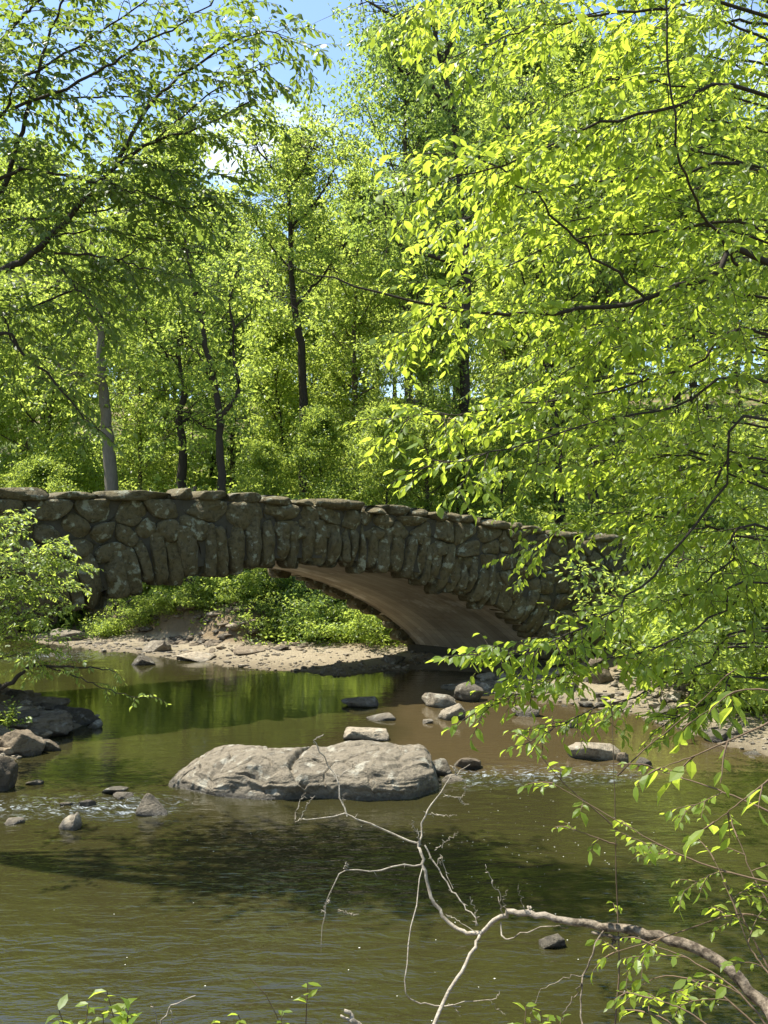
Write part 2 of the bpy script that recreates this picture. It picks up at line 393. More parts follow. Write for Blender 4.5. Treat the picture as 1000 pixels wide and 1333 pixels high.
# random boulder facing
rr = np.random.default_rng(5)
seeds = []
z = -.5
while z < 4.3:
    hgt = rr.uniform(.25, .40); t = -5.5 + rr.uniform(0, .5)
    while t < 19.5:
        wd = rr.choice([rr.uniform(.26, .5), rr.uniform(.45, .95)]); seeds.append((t + wd / 2, z + hgt / 2 + rr.normal(0, .06))); t += wd
    z += hgt
seeds = np.array([q for q in seeds if q[1] < zt(q[0]) - .27]); met = np.array([1.0, 1.22]); cells = []
for i, sd in enumerate(seeds):
    t, zz = sd
    if zz < -.35: continue
    if 0.1 < t < 2 * TC - .1:
        k = np.argmin(np.linalg.norm(pts - sd, axis=1)); dd = (sd - pts[k]) @ nrm[k]
        if dd < .55: continue
    poly = [np.array(sd) + np.array(v) for v in ((-1, -1), (1, -1), (1, 1), (-1, 1))]
    dist = np.linalg.norm((seeds - sd) * met, axis=1)
    for j in np.argsort(dist)[1:16]:
        dv = (seeds[j] - sd) * met * met
        poly = clip_half(poly, (sd + seeds[j]) / 2, dv / np.linalg.norm(dv))
    slope = (zt(t + .2) - zt(t - .2)) / .4; nn = unit(np.array([-slope, 1.0]))
    poly = clip_half(poly, np.array([t, zt(t) - .17]), nn)
    if len(poly) < 3: continue
    P = np.array(poly); c = P.mean(0); poly = list(c + (P - c) * .985)
    ar = .5 * abs(np.dot(P[:, 0], np.roll(P[:, 1], 1)) - np.dot(P[:, 1], np.roll(P[:, 0], 1)))
    if ar < .03: continue
    q = bw(c[0], c[1], 0); px = 500 + F * q[0] / q[1]
    cells.append((ar / q[1] ** 2 * (1 if -60 < px < 800 else .01), i, poly))
cells.sort(key=lambda c: -c[0])
restV, restF = [], []
for k, (_, i, poly) in enumerate(cells):
    V, Fc = stone_vf(poly, rr.uniform(.045, .12), .08, i, lambda a, b, d: bw(a, b, d), n=24)
    if k < 100: mesh('facing_boulder', V, Fc, M['bridge_stone'], bridge)
    else:
        o = len(restV); restV += V; restF += [tuple(v + o for v in f) for f in Fc]
tag(mesh('small_facing_boulders', restV, restF, M['bridge_stone'], bridge), kind='stuff')
# capstones, flat slabs laid along the parapet
t = -5.0; k = 0
while t < 19:
    wd = rr.choice([rr.uniform(.3, .6), rr.uniform(.6, 1.25)]); h0 = rr.uniform(.13, .19); j = rr.uniform(-.015, .03)
    a, b = t + .012, t + wd - .012
    q = [np.array(v) for v in ((a, zt(a) - .20 + rr.uniform(-.02, .02)), (b, zt(b) - .20 + rr.uniform(-.02, .02)), (b - rr.uniform(0, .08), zt(b) - .20 + h0 + j + rr.uniform(-.04, .03)), ((a + b) / 2, zt((a + b) / 2) - .18 + h0 + j), (a + rr.uniform(0, .08), zt(a) - .20 + h0 + j + rr.uniform(-.04, .03)))]
    V, Fc = stone_vf(q, rr.uniform(.10, .2), .52, 900 + k, lambda a_, b_, d: bw(a_, b_, d), rough=.03, cap_back=True)
    mesh('capstone', V, Fc, M['bridge_stone'], bridge)
    t += wd; k += 1
# mortared core behind the boulders, roadway, underside
T = np.unique(np.concatenate([np.linspace(-6, 20, 105), np.linspace(0, 2 * TC, 90)]))
def slab(name, zlo, zhi, d0, d1, mat):
    V = []; Fc = []
    for t in T:
        lo, hi = zlo(t), zhi(t)
        V += [bw(t, lo, d0), bw(t, hi, d0), bw(t, hi, d1), bw(t, lo, d1)]
    for i in range(len(T) - 1):
        a, b = 4 * i, 4 * i + 4
        for u in range(4):
            v = (u + 1) % 4; Fc.append((a + u, a + v, b + v, b + u))
    e = 4 * (len(T) - 1); Fc += [(3, 2, 1, 0), (e, e + 1, e + 2, e + 3)]
    return mesh(name, V, Fc, mat, bridge, smooth=False)
under = lambda t: (zi(t) + .05 if 0 < t < 2 * TC else -.6)
slab('core_wall', under, lambda t: zt(t) - .19, -.015, -.5, M['mortar'])
slab('core_wall', under, lambda t: zt(t) - .10, -WID + .5, -WID, M['mortar'])
slab('roadway', lambda t: zt(t) - 1.05, lambda t: zt(t) - .8, -.5, -WID + .5, M['ground'])
V = []; nw = 14
t2 = np.linspace(0, 2 * TC, 90)
t2 = TC - TC * np.cos(np.linspace(0, math.pi, 90))
for t in t2:
    zz = zi(t)
    for k in range(nw): V.append(bw(t, zz, -.10 - (WID - .2) * k / (nw - 1)))
so = mesh('arch_underside', V, gridfaces(nw, len(t2)), M['soffit'], bridge)
uv = so.data.uv_layers.new(name='UVMap')
L = np.empty(len(so.data.loops), np.int32); so.data.loops.foreach_get('vertex_index', L)
uv.data.foreach_set('uv', np.stack([np.repeat(t2, nw)[L], np.tile(np.arange(nw) / (nw - 1) * WID, len(t2))[L]], 1).astype(np.float32).ravel())
for s_, t0 in ((-1, 0.0), (1, 2 * TC)):              # abutment below the springing
    V = []; ww = .18
    for t_ in (t0 + s_ * 1.6, t0 - s_ * ww):
        for d_ in (-.12, -WID + .12):
            for z_ in (-.8, .42 + 0 * t_): V.append(bw(t_, z_, d_))
    mesh('abutment', V, [(0, 1, 3, 2), (4, 6, 7, 5), (0, 4, 5, 1), (2, 3, 7, 6), (1, 5, 7, 3), (0, 2, 6, 4)], M['mortar'], bridge, smooth=False)

# ------------------------------------------------------------------ rocks
def ico(sub):
    import bmesh
    bm = bmesh.new(); bmesh.ops.create_icosphere(bm, subdivisions=sub, radius=1)
    V = np.array([v.co[:] for v in bm.verts]); Fc = np.array([[v.index for v in f.verts] for f in bm.faces]); bm.free(); return V, Fc
ICO = {s: ico(s) for s in (3, 4, 5, 6)}
def rock_verts(seed, sx, sy, sz, sub=4, cuts=9, rough=.10, boxy=.55):
    cuts += 6; rough *= .75
    V, Fc = ICO[sub]; V = V.copy(); r = np.random.default_rng(seed)
    V = np.sign(V) * np.abs(V) ** boxy; V /= np.maximum(1, np.linalg.norm(V, axis=1, keepdims=True) * .72)
    for _ in range(cuts):
        n = unit(r.normal(0, 1, 3) * np.array([1, 1, .8])); h = r.uniform(.48, .85)
        e = np.maximum(V @ n - h, 0); V -= e[:, None] * n * .93
    o = r.uniform(0, 50)
    D = np.array([nz(v, 1.6, o) * rough + (.25 - abs(nz(v, 2.6, o))) * rough * .8 + nz(v, 5, o) * rough * .4 + (.2 - abs(nz(v, 10, o))) * rough * .35 for v in V])
    V = V + unit(V) * D[:, None]
    return V * np.array([sx, sy, sz]), Fc
def rock(px, py, wpx, hpx, label, group=None, depth=.8, seed=0, sub=4, mat='rock', cuts=9, tilt=0.0, z0=0.0, sink=.35, rough=.10, name='rock', cat='rock', asym=0.0, rz=None, peak=0.0):
    """base centre seen at (px,py); wpx x hpx the outline above the water, in photo pixels"""
    p = onz(px, py, z0); Y = p[1]; s = Y / F
    wx_ = wpx * s / 2; hh = hpx * s
    V, Fc = rock_verts(seed + 31, wx_ * 1.12, max(wx_ * depth, .03), hh * (1 + sink) / 1.55, sub, cuts, rough)
    if peak:
        q = np.clip(V[:, 2] / V[:, 2].max(), 0, 1)[:, None]; V[:, :2] *= 1 - peak * q
    V[:, 0] += asym * V[:, 2]
    if rz is not None:
        c, s_ = math.cos(rz), math.sin(rz); V = np.stack([V[:, 0] * c - V[:, 1] * s_, V[:, 0] * s_ + V[:, 1] * c, V[:, 2]], 1)
    V[:, 2] += tilt * V[:, 0]
    V[:, 2] += hh - V[:, 2].max()
    me = mesh(name, V + np.zeros(3), Fc, M[mat]); me.location = (p[0], p[1] + wx_ * depth * .55, z0)
    return tag(me, label, cat, group)

# the large flat boulder in midstream
def big_boulder():
    x0, x1 = onz(206, 1036)[0], onz(574, 1030)[0]; Y0 = 10.75
    s = Y0 / F; n = 380; m = 170
    lx = np.array([216, 224, 240, 262, 290, 330, 372, 400, 418, 440, 470, 500, 530, 548, 556, 561, 566])
    lz = np.array([0, .06, .17, .30, .375, .41, .415, .41, .39, .415, .435, .43, .425, .41, .34, .17, 0]) * .96
    ux = np.linspace(0, 1, n); uv_ = np.linspace(0, 1, m); V = []
    for v in uv_:
        for u in ux:
            px = 216 + 350 * u; x = x0 + (x1 - x0) * u
            H = np.interp(px, lx, lz)
            taper = min(1, (u * 5) ** .6, ((1 - u) * 9) ** .5)
            front = -.12 + .18 * math.sin(u * 6.5) * .5 - .15 * (1 - taper) * 0
            dep = (.55 + .9 * taper) * (1 + .15 * math.sin(u * 9 + 1))
            y0 = (1 - taper) * .55 + .07 * nz((u * 4, 0, 0), 1) - .10 * sstep(.30, .5, u) + .05 * math.sin(u * 14)
            # profile across: a steep face in front with a bench, a gently falling top, then down behind
            pz = [(-.02, -.25), (.0, .0), (.015, .27), (.04, .50), (.08, .66 + .05 * math.sin(u * 11)), (.19, .84), (.36, .96), (.70, 1.0), (.88, .72), (1.0, .0), (1.03, -.3)]
            a = np.interp(v, np.linspace(0, 1, len(pz)), [q[0] for q in pz]); b = np.interp(v, np.linspace(0, 1, len(pz)), [q[1] for q in pz])
            zz = H * b if b > 0 else b * .6
            yy = y0 + a * dep
            p = np.array([x, Y0 + yy, zz])
            w_ = min(1, max(0, b * 3))
            dz = nz(p, 2.1, 3) * .04 + (.25 - abs(nz(p, 2.2, 9))) * .055 * (.7 if v > .55 else 1) + (.2 - abs(nz(p, 6, 1))) * .022 * (.7 if v > .55 else 1) + nz(p, 15, 1) * .009
            lay = nz((p[0] * .8, p[1] * .8, zz * 11 + x * 1.2), 1.0, 5) * .016 + nz((p[0] * 2.2, p[1] * 2.2, zz * 26 + x * 2), 1.0, 2) * .007
            # the diagonal crack dividing the two humps
            cl = (px - (372 + 62 * (1 - zz / .45) + 45 * (a - .4)))
            cq = nz((p[0], p[1], zz), 2.2, 21); cr3 = nz((p[0] * .6, p[1], zz * 3), 1.5, 33); crack = (-.075 * math.exp(-(cl / 3.8) ** 2) - .035 * math.exp(-(cq / .030) ** 2) - .03 * math.exp(-(cr3 / .028) ** 2)) * (1 if zz > .02 else 0)
            cl2 = zz - (.20 + .05 * math.sin(x * 3 + 1)); step = .030 * (1 if cl2 < 0 else -1) * math.exp(-abs(cl2) * 10)
            p[2] += (dz + lay + crack) * w_; p[1] += (-nz(p, 3.0, 7) * .08 - lay * 2 - step - (.2 - abs(nz(p, 6, 4))) * .05) * w_
            V.append(p)
    o = empty('dummy', (0, 0, 0)); bpy.data.objects.remove(o)
    b = mesh('boulder', np.array(V) - np.array([(x0 + x1) / 2, Y0 + .6, 0]), gridfaces(n, m), M['rock'])
    b.location = ((x0 + x1) / 2, Y0 + .6, 0)
    tag(b, 'huge flat-topped grey boulder lying in the middle of the creek', 'boulder')
big_boulder()
RK = [  # px, py(base), width, height, label, extra
    (199, 1062, 42, 27, 'pointed grey triangular stone left of the huge boulder', dict(seed=3, cuts=4, rough=.06, depth=.6, asym=-.35, peak=.8)),
    (90, 1080, 42, 20, 'pale rounded wedge stone alone in the water at lower left', dict(seed=8, peak=.5, cuts=4)),
    (14, 1074, 26, 7, 'low pale stone barely above the water at the left edge', dict(seed=12)),
    (146, 1033, 34, 7, 'thin light flat stone in the riffle left of the boulder', dict(seed=14)),
    (160, 1040, 30, 6, 'flat tan slab just below the thin light stone in the riffle', dict(seed=15)),
    (88, 1050, 22, 5, 'dark wet stone breaking the left riffle', dict(seed=16, mat='bank_rock')),
    (112, 1049, 26, 7, 'dark low stone beside another in the left riffle', dict(seed=17, mat='bank_rock')),
    (45, 1022, 26, 5, 'small flat grey stone off the left bank rocks', dict(seed=18)),
    (474, 965, 90, 15, 'long bright flat stone just behind the huge boulder', dict(seed=21, depth=.5, sub=5)),
    (497, 938, 42, 7, 'small bright slab in the water behind the long bright stone', dict(seed=22)),
    (472, 921, 62, 11, 'dark shaded slab in the pool below the bridge', dict(seed=23, mat='bank_rock')),
    (559, 942, 16, 5, 'tiny grey stone left of the square grey rock', dict(seed=24)),
    (590, 937, 44, 20, 'square grey rock standing in water by the right bank', dict(seed=25, cuts=12)),
    (572, 920, 56, 18, 'creamy rock at the tip of the right sandbank', dict(seed=26)),
    (608, 913, 46, 22, 'bright upright rock topping the right bank tip', dict(seed=27)),
    (573, 1009, 34, 20, 'brown stone touching the right end of the boulder', dict(seed=28, tilt=-.3)),
    (608, 1000, 46, 13, 'dark wet rock at the head of the right riffle', dict(seed=29, mat='bank_rock')),
    (592, 1017, 34, 6, 'narrow pale slab under the brown stone by the boulder', dict(seed=30)),
    (776, 990, 62, 20, 'flat bright rock under the leaves right of the riffle', dict(seed=31)),
    (812, 992, 22, 12, 'small dark rock right of the flat bright rock', dict(seed=32, mat='bank_rock')),
    (840, 998, 28, 10, 'small tan stone in the shallows under the right leaves', dict(seed=33)),
    (742, 948, 26, 9, 'small pale stone in water below the right sandbank', dict(seed=34)),
    (690, 933, 40, 12, 'grey stone in the water at the foot of the sandbank', dict(seed=35)),
    (782, 884, 46, 26, 'dark brown rock on the sandbank below the bridge', dict(seed=36, mat='bank_rock', z0=.25)),
    (720, 1234, 40, 14, 'pale slanted stone poking out behind the dead branch', dict(seed=37, cuts=12, asym=.5)),
    (183, 866, 36, 14, 'pale block with a dark side at the far water edge', dict(seed=41, cuts=13, sub=4)),
    (206, 848, 44, 14, 'flat pale rock ledge behind the far block', dict(seed=42, z0=.05)),
    (88, 834, 60, 14, 'sloping pale slab at the far left shore', dict(seed=43, z0=.05)),
    (250, 858, 60, 7, 'low flat stone on the far sand left of centre', dict(seed=44, z0=.05, mat='rock')),
    (320, 853, 50, 10, 'small angular rock at the back of the far sand', dict(seed=45, z0=.08, mat='bank_rock')),
    (512, 862, 36, 9, 'rounded stone on the sand beside the bridge foot', dict(seed=46, z0=.1)),
    (30, 962, 150, 30, 'broad layered rock shelf forming the left bank point', dict(seed=51, mat='bank_rock', depth=.7, sub=6, cuts=22, z0=-.02, rough=.16)),
    (92, 944, 84, 24, 'tapering slab at the tip of the left bank', dict(seed=52, mat='bank_rock', depth=.5, sub=5, cuts=18, rough=.16)),
    (20, 985, 72, 34, 'dark rounded rock under the left bank shelf', dict(seed=53, mat='bank_rock', sub=5, cuts=16)),
    (-4, 1030, 46, 44, 'dark boulder cut by the left picture edge', dict(seed=54, mat='bank_rock')),
    (56, 978, 40, 14, 'small brown stone at the foot of the left shelf', dict(seed=55, mat='bank_rock')),
    (124, 948, 22, 10, 'knob of pale stone ending the left bank tip', dict(seed=56, mat='rock')),
    (40, 928, 110, 20, 'mossy brown slab behind the left shelf', dict(seed=57, mat='bank_rock', z0=.12, depth=.5, cuts=18, rough=.15, sub=5)),
]
for a in RK: rock(*a[:4], a[4], **a[5])
# loose stones of the far ledge and of the right sandbank
pro = []
for i in range(6):
    V, Fc = rock_verts(200 + i, .26, .2, .10, 3, 10, .10)
    o = mesh('ledge_stone', V, Fc, M['bank_rock']); pro.append(o)
def scatter_rocks(pr, spots, label, group, cat='stone'):
    for i, (x, y, s, dz) in enumerate(spots):
        b = pr[i % len(pr)]; o = b if i < len(pr) else b.copy()
        if i >= len(pr): COL.objects.link(o)
        o.location = (x, y, gz(x, y) + dz); o.rotation_euler = (random.uniform(-.15, .15), random.uniform(-.15, .15), random.uniform(0, 6.3)); o.scale = (s, s * random.uniform(.8, 1.1), s * random.uniform(.7, 1.1))
        tag(o, label, cat, group)
sp = []
while len(sp) < 190:
    px = random.uniform(95, 470); Y = random.uniform(23.5, 29.5); x = (px - 500) / F * Y
    d = float(creek_sd(np.array([x]), np.array([Y]))[0])
    if 1.6 < d < 3.2 or (.5 < d < 1.7 and random.random() < .10): sp.append((x, Y, random.uniform(.35, 1.2), .0))
scatter_rocks(pro, sp, 'brown broken stone in the low ledge behind the far sand', 'stones of the far ledge')
pro2 = []
for i in range(4):
    V, Fc = rock_verts(230 + i, .22, .18, .12, 3, 9, .10); pro2.append(mesh('bank_stone', V, Fc, M['rock']))
sp = []
while len(sp) < 46:
    px = random.uniform(590, 980); Y = random.uniform(12.5, 19.5); x = (px - 500) / F * Y
    d = float(creek_sd(np.array([x]), np.array([Y]))[0])
    if -.25 < d < 2.0: sp.append((x, Y, random.uniform(.4, 1.5), .02))
scatter_rocks(pro2, sp, 'pale stone strewn along the sandy right bank', 'stones on the right sandbank')

sp = []
while len(sp) < 36:
    px = random.uniform(-30, 135); Y = random.uniform(11.0, 16.5); x = (px - 500) / F * Y
    d = float(creek_sd(np.array([x]), np.array([Y]))[0])
    if -.2 < d < 1.0: sp.append((x, Y, random.uniform(.5, 1.5), .02))
pro3 = []
for i in range(4):
    V, Fc = rock_verts(250 + i, .24, .19, .10, 4, 12, .12); pro3.append(mesh('bank_stone', V, Fc, M['bank_rock']))
scatter_rocks(pro3, sp, 'brown stone among the layered rocks of the left bank', 'stones of the left bank')
# gravel on the sand and between the bank stones (uncountable)
GV = []; GF = []; k = 0; iv, jf = ico(1)
while k < 2600:
    if k < 1300: px = random.uniform(60, 560); Y = random.uniform(20, 28)
    elif k < 2100: px = random.uniform(560, 1000); Y = random.uniform(12.5, 19.5)
    else: px = random.uniform(-60, 150); Y = random.uniform(10.5, 17)
    x = (px - 500) / F * Y; d = float(creek_sd(np.array([x]), np.array([Y]))[0])
    if not (-.15 < d < 3.2) or (d > 1 and random.random() < .5): k += .2; continue
    q = random.uniform(.015, .05) * (2 if random.random() < .12 else 1)
    GF.append(jf + len(GV) * len(iv)); GV.append(iv * np.array([q, q * random.uniform(.6, 1), q * .55]) * (1 + rng.normal(0, .12, (len(iv), 1))) + np.array([x, Y, gz(x, Y) + q * .15])); k += 1
tag(mesh('gravel', np.vstack(GV), np.vstack(GF), stone_mat('gravel_stone', (.21, .18, .13), (.10, .085, .06), (.36, .34, .28), .3, True, 2.0, .02), smooth=False), kind='stuff')
# ------------------------------------------------------------------ leaves, twigs and trees
T_NEAR = (np.array([(0, 0, 0), (.28, .36, .05), (.62, .40, .05), (1, 0, -.10), (.62, -.40, .05), (.28, -.36, .05), (.30, 0, 0), (.66, 0, -.02)]),
          np.array([(0, 6, 1), (6, 2, 1), (6, 7, 2), (7, 3, 2), (0, 5, 6), (6, 5, 4), (6, 4, 7), (7, 4, 3)]))
T_FAR = (np.array([(0, 0, 0), (.45, .5, .10), (1, 0, -.05), (.45, -.5, .10)]), np.array([(0, 2, 1), (0, 3, 2)]))
def leaf_mesh(name, P, D, N, L, wr, tmpl, mat, parent):
    P = np.asarray(P); D = unit(D); Sd = unit(np.cross(D, N)); U = np.cross(Sd, D); L = np.asarray(L)[:, None, None]
    tv, tf = tmpl; curl = rng.uniform(-.4, 2.4, (len(P), 1, 1)); wr = wr * rng.uniform(.72, 1.2, (len(P), 1, 1))
    V = P[:, None, :] + L * (tv[None, :, 0:1] * D[:, None, :] + wr * tv[None, :, 1:2] * Sd[:, None, :] + curl * tv[None, :, 2:3] * U[:, None, :])
    n, k = len(P), len(tv)
    Fc = (tf[None] + (np.arange(n) * k)[:, None, None]).reshape(-1, 3)
    return mesh(name, V.reshape(-1, 3), Fc, mat, parent, smooth=False)
def smooth_path(P, n):
    P = np.asarray(P, float); m = len(P)
    Q = np.vstack([2 * P[0] - P[1], P, 2 * P[-1] - P[-2]]); out = []
    for u in np.linspace(0, m - 1, n):
        i = min(int(u), m - 2); t = u - i; a, b, c, d = Q[i:i + 4]
        out.append(.5 * ((2 * b) + (c - a) * t + (2 * a - 5 * b + 4 * c - d) * t * t + (-a + 3 * b - 3 * c + d) * t ** 3))
    return np.array(out)
class Tubes:
    def __init__(s): s.V = []; s.F = []; s.n = 0
    def add(s, P, r0, r1=None, k=6, wobble=0.0):
        P = np.asarray(P, float); m = len(P)
        r = np.linspace(r0, r1, m) if np.isscalar(r0) else np.asarray(r0)
        tg = unit(np.gradient(P, axis=0)); ref = np.array([0, 0, 1.]) if abs(tg[0][2]) < .8 else np.array([1., 0, 0])
        a = unit(np.cross(tg, ref)); b = np.cross(tg, a); th = np.linspace(0, 2 * math.pi, k, endpoint=False)
        rad = r[:, None] * (1 + wobble * rng.normal(0, 1, (m, k)))
        V = P[:, None, :] + rad[:, :, None] * (np.cos(th)[None, :, None] * a[:, None, :] + np.sin(th)[None, :, None] * b[:, None, :])
        i, j = np.meshgrid(np.arange(m - 1), np.arange(k), indexing='ij'); j2 = (j + 1) % k
        s.F.append(np.stack([i * k + j, i * k + j2, (i + 1) * k + j2, (i + 1) * k + j], -1).reshape(-1, 4) + s.n)
        s.V.append(V.reshape(-1, 3)); s.n += m * k
    def build(s, name, mat, parent):
        return mesh(name, np.vstack(s.V), np.vstack(s.F), mat, parent)
class Leaves:
    def __init__(s): s.P = []; s.D = []; s.N = []; s.L = []
    def add(s, P, D, N, L):
        s.P.append(np.atleast_2d(P)); s.D.append(np.atleast_2d(D)); s.N.append(np.atleast_2d(N)); s.L.append(np.atleast_1d(L))
    def build(s, name, mat, parent, tmpl=T_NEAR, wr=.55):
        return leaf_mesh(name, np.vstack(s.P), np.vstack(s.D), np.vstack(s.N), np.concatenate(s.L), wr, tmpl, mat, parent)
def leafy_twig(tb, lv, P0_, dirv, length, leaf, r=.004, n=None, droop=.35, leaf_from=.15, k=4):
    """a thin twig with leaves standing alternately to both sides"""
    m = 6; dirv = unit(dirv); p = np.array(P0_, float); pts_ = [p.copy()]; d = dirv.copy()
    for i in range(m - 1):
        d = unit(d + np.array([0, 0, -droop * .22]) + rng.normal(0, .10, 3)); p = p + d * length / (m - 1); pts_.append(p.copy())
    pts_ = np.array(pts_); tb.add(pts_, r, r * .35, k)
    n = n or max(4, int(length / (leaf * .42)))
    u = np.linspace(leaf_from, 1, n); q = np.stack([np.interp(u, np.linspace(0, 1, m), pts_[:, a]) for a in range(3)], 1)
    tg = unit(np.stack([np.interp(u, np.linspace(0, 1, m), np.gradient(pts_, axis=0)[:, a]) for a in range(3)], 1))
    side = unit(np.cross(tg, np.array([0, 0, 1.]) + rng.normal(0, .15, 3))); sg = np.where(np.arange(n) % 2 == 0, 1, -1)[:, None]
    D = unit(tg * rng.uniform(.4, 1.0, (n, 1)) + side * sg * rng.uniform(.5, 1.0, (n, 1)) + np.array([0, 0, -1.]) * rng.uniform(.1, .9, (n, 1)))
    N = unit(np.array([0, 0, 1.]) + rng.normal(0, .45, (n, 3)))
    lv.add(q, D, N, leaf * rng.uniform(.42, 1.25, n))
    return pts_
def spray_limb(tb, lv, path, r0, r1, leaf, twig_len, dens, start=.15, sub=True, droop=.35, flat=.35, k=6, npt=26, jit=.02, end=1.0):
    """a limb with side twigs to both sides lying roughly in one flat spray"""
    P = smooth_path(path, npt); P[1:-1] += rng.normal(0, jit * .5, (npt - 2, 3)); tb.add(P, np.linspace(r0 * .75, r1 * .8, npt), k=k)
    Ls = np.linalg.norm(np.diff(P, axis=0), axis=1).sum(); n = max(2, int(Ls * dens)); tg = unit(np.gradient(P, axis=0))
    for i in range(n):
        u = start + (end - start) * (i + rng.random()) / n; f = u * (npt - 1); a = int(min(f, npt - 2)); q = P[a] + (P[a + 1] - P[a]) * (f - a)
        sd = unit(np.cross(tg[a], np.array([0, 0, 1.]) + rng.normal(0, .3, 3))) * (1 if i % 2 else -1)
        d = unit(tg[a] * rng.uniform(.3, 1.1) + sd * rng.uniform(.6, 1.1) + np.array([0, 0, rng.normal(.05, flat)]))
        L = twig_len * rng.uniform(.5, 1.2) * (1.0 - .45 * u)
        tp = leafy_twig(tb, lv, q, d, L, leaf, r=max(.0025, leaf * .045), droop=droop)
        if sub and L > 4 * leaf:
            for j in (2, 3, 4):
                s2 = unit(np.cross(d, np.array([0, 0, 1.]))) * (1 if (j + i) % 2 else -1)
                leafy_twig(tb, lv, tp[j], unit(d + s2 * rng.uniform(.6, 1.2) + np.array([0, 0, rng.normal(0, .25)])), L * rng.uniform(.35, .6), leaf, r=max(.002, leaf * .03), droop=droop)
    if end == 1.0: leafy_twig(tb, lv, P[-1], tg[-1], twig_len * .5, leaf, droop=droop)
    return P

# ---- forest trees: seven grown forms, each copied
def grow_tree(seed, H, crown_r, base_f, leaf, nlimb, mat, barkm, fork=False, clump=44, narrow=1.0, name='forest_tree'):
    r = np.random.default_rng(seed); root = empty(name, (0, 0, 0)); tb = Tubes(); lv = Leaves()
    r0 = H * .0115
    lean = r.normal(0, .02, 2); hh = np.linspace(0, 1, 14)
    tp = np.stack([lean[0] * H * hh + .12 * np.sin(hh * 7 + seed) * hh * 2, lean[1] * H * hh + .12 * np.cos(hh * 6 + seed) * hh * 2, hh * H * .96], 1)
    rad = r0 * (1 - .88 * hh ** .9); rad[0] *= 1.45
    tb.add(tp, rad, k=9, wobble=.03)
    clumps = []
    nl = nlimb
    for i in range(nl):
        f = base_f + (1 - base_f) * ((i + r.random()) / nl) ** .85; f = min(f, .98)
        p = np.array([np.interp(f, hh, tp[:, a]) for a in range(3)]); az = i * 2.4 + r.normal(0, .35)
        g = (f - base_f) / (1 - base_f); shape = (.55 + .9 * g) if g < .4 else 1.0 * (1 - ((g - .4) / .6) ** 1.6) * .91 + .12
        L = crown_r * shape * r.uniform(.75, 1.2) * narrow; el = r.uniform(.15, .55) + g * .7
        d = np.array([math.cos(az) * math.cos(el), math.sin(az) * math.cos(el), math.sin(el)])
        q = [p]
        for j in range(5): d = unit(d + r.normal(0, .17, 3) + np.array([0, 0, .06])); q.append(q[-1] + d * L / 5)
        q = np.array(q); rl = np.interp(f, hh, rad) * .45; tb.add(smooth_path(q, 10), rl, rl * .2, 5)
        for j in range(1, 6):
            if j > 1: clumps.append((q[j] + r.normal(0, .12, 3), .5))
            for s_ in range(r.integers(1, 4)):
                d2 = unit(d * .5 + r.normal(0, .7, 3) + np.array([0, 0, .1])); L2 = L * r.uniform(.22, .48); e = q[j] + d2 * L2
                tb.add(np.array([q[j], (q[j] + e) / 2 + r.normal(0, .06, 3), e]), rl * .25, rl * .06, 3)
                clumps.append((e, 1.0)); 
                if r.random() < .6: clumps.append(((q[j] + e) / 2 + r.normal(0, .15, 3), .7))
    for c, wgt in clumps:
        n = int(clump * wgt * r.uniform(.5, 1.3)); R0 = r.uniform(.35, .75) * (crown_r / 4) ** .5
        v = unit(r.normal(0, 1, (n, 3))) * (r.random((n, 1)) ** .5) * R0 * np.array([1.15, 1.15, .55]); v[:, 2] -= .25 * (v[:, 0] ** 2 + v[:, 1] ** 2) / R0
        D = unit(unit(v) * .6 + r.normal(0, .6, (n, 3)) + np.array([0, 0, -.35])); N = unit(np.array([0, 0, .9]) + r.normal(0, .6, (n, 3)))
        lv.add(c + v, D, N, leaf * r.uniform(.6, 1.25, n))
    tb.build('trunk', barkm, root); lv.build('crown', mat, root, T_FAR, .62)
    return root
FORMS = [grow_tree(1, 22, 4.2, .22, .19, 40, M['leaf_far_a'], M['bark']),
         grow_tree(2, 20, 4.6, .28, .19, 38, M['leaf_far_b'], M['bark_dark']),
         grow_tree(3, 23, 3.8, .18, .18, 44, M['leaf_far_a'], M['bark_dark']),
         grow_tree(4, 15, 3.6, .18, .17, 34, M['leaf_far_a'], M['bark']),
         grow_tree(5, 11, 3.2, .14, .16, 30, M['leaf_shrub'], M['bark_dark']),
         grow_tree(6, 24, 5.0, .30, .20, 42, M['leaf_far_b'], M['bark'])]
FH = [22, 20, 23, 15, 11, 24]
used = set()
def plant(form, x, y, h=None, label=None, group=None, cat='tree', rz=None):
    rt = FORMS[form]; s = (h / FH[form]) if h else 1
    rz = random.uniform(0, 6.28) if rz is None else rz
    loc = (x, y, gz(x, y) - .08)
    if form in used: o = copy_tree(rt, loc, rz, s)
    else:
        used.add(form); o = rt; o.location = loc; o.rotation_euler = (0, 0, rz); o.scale = (s, s, s)
    for k in ('label', 'group'):
        if k in o: del o[k]
    return tag(o, label, cat, group)
def pxx(px, Y): return (px - 500) / F * Y
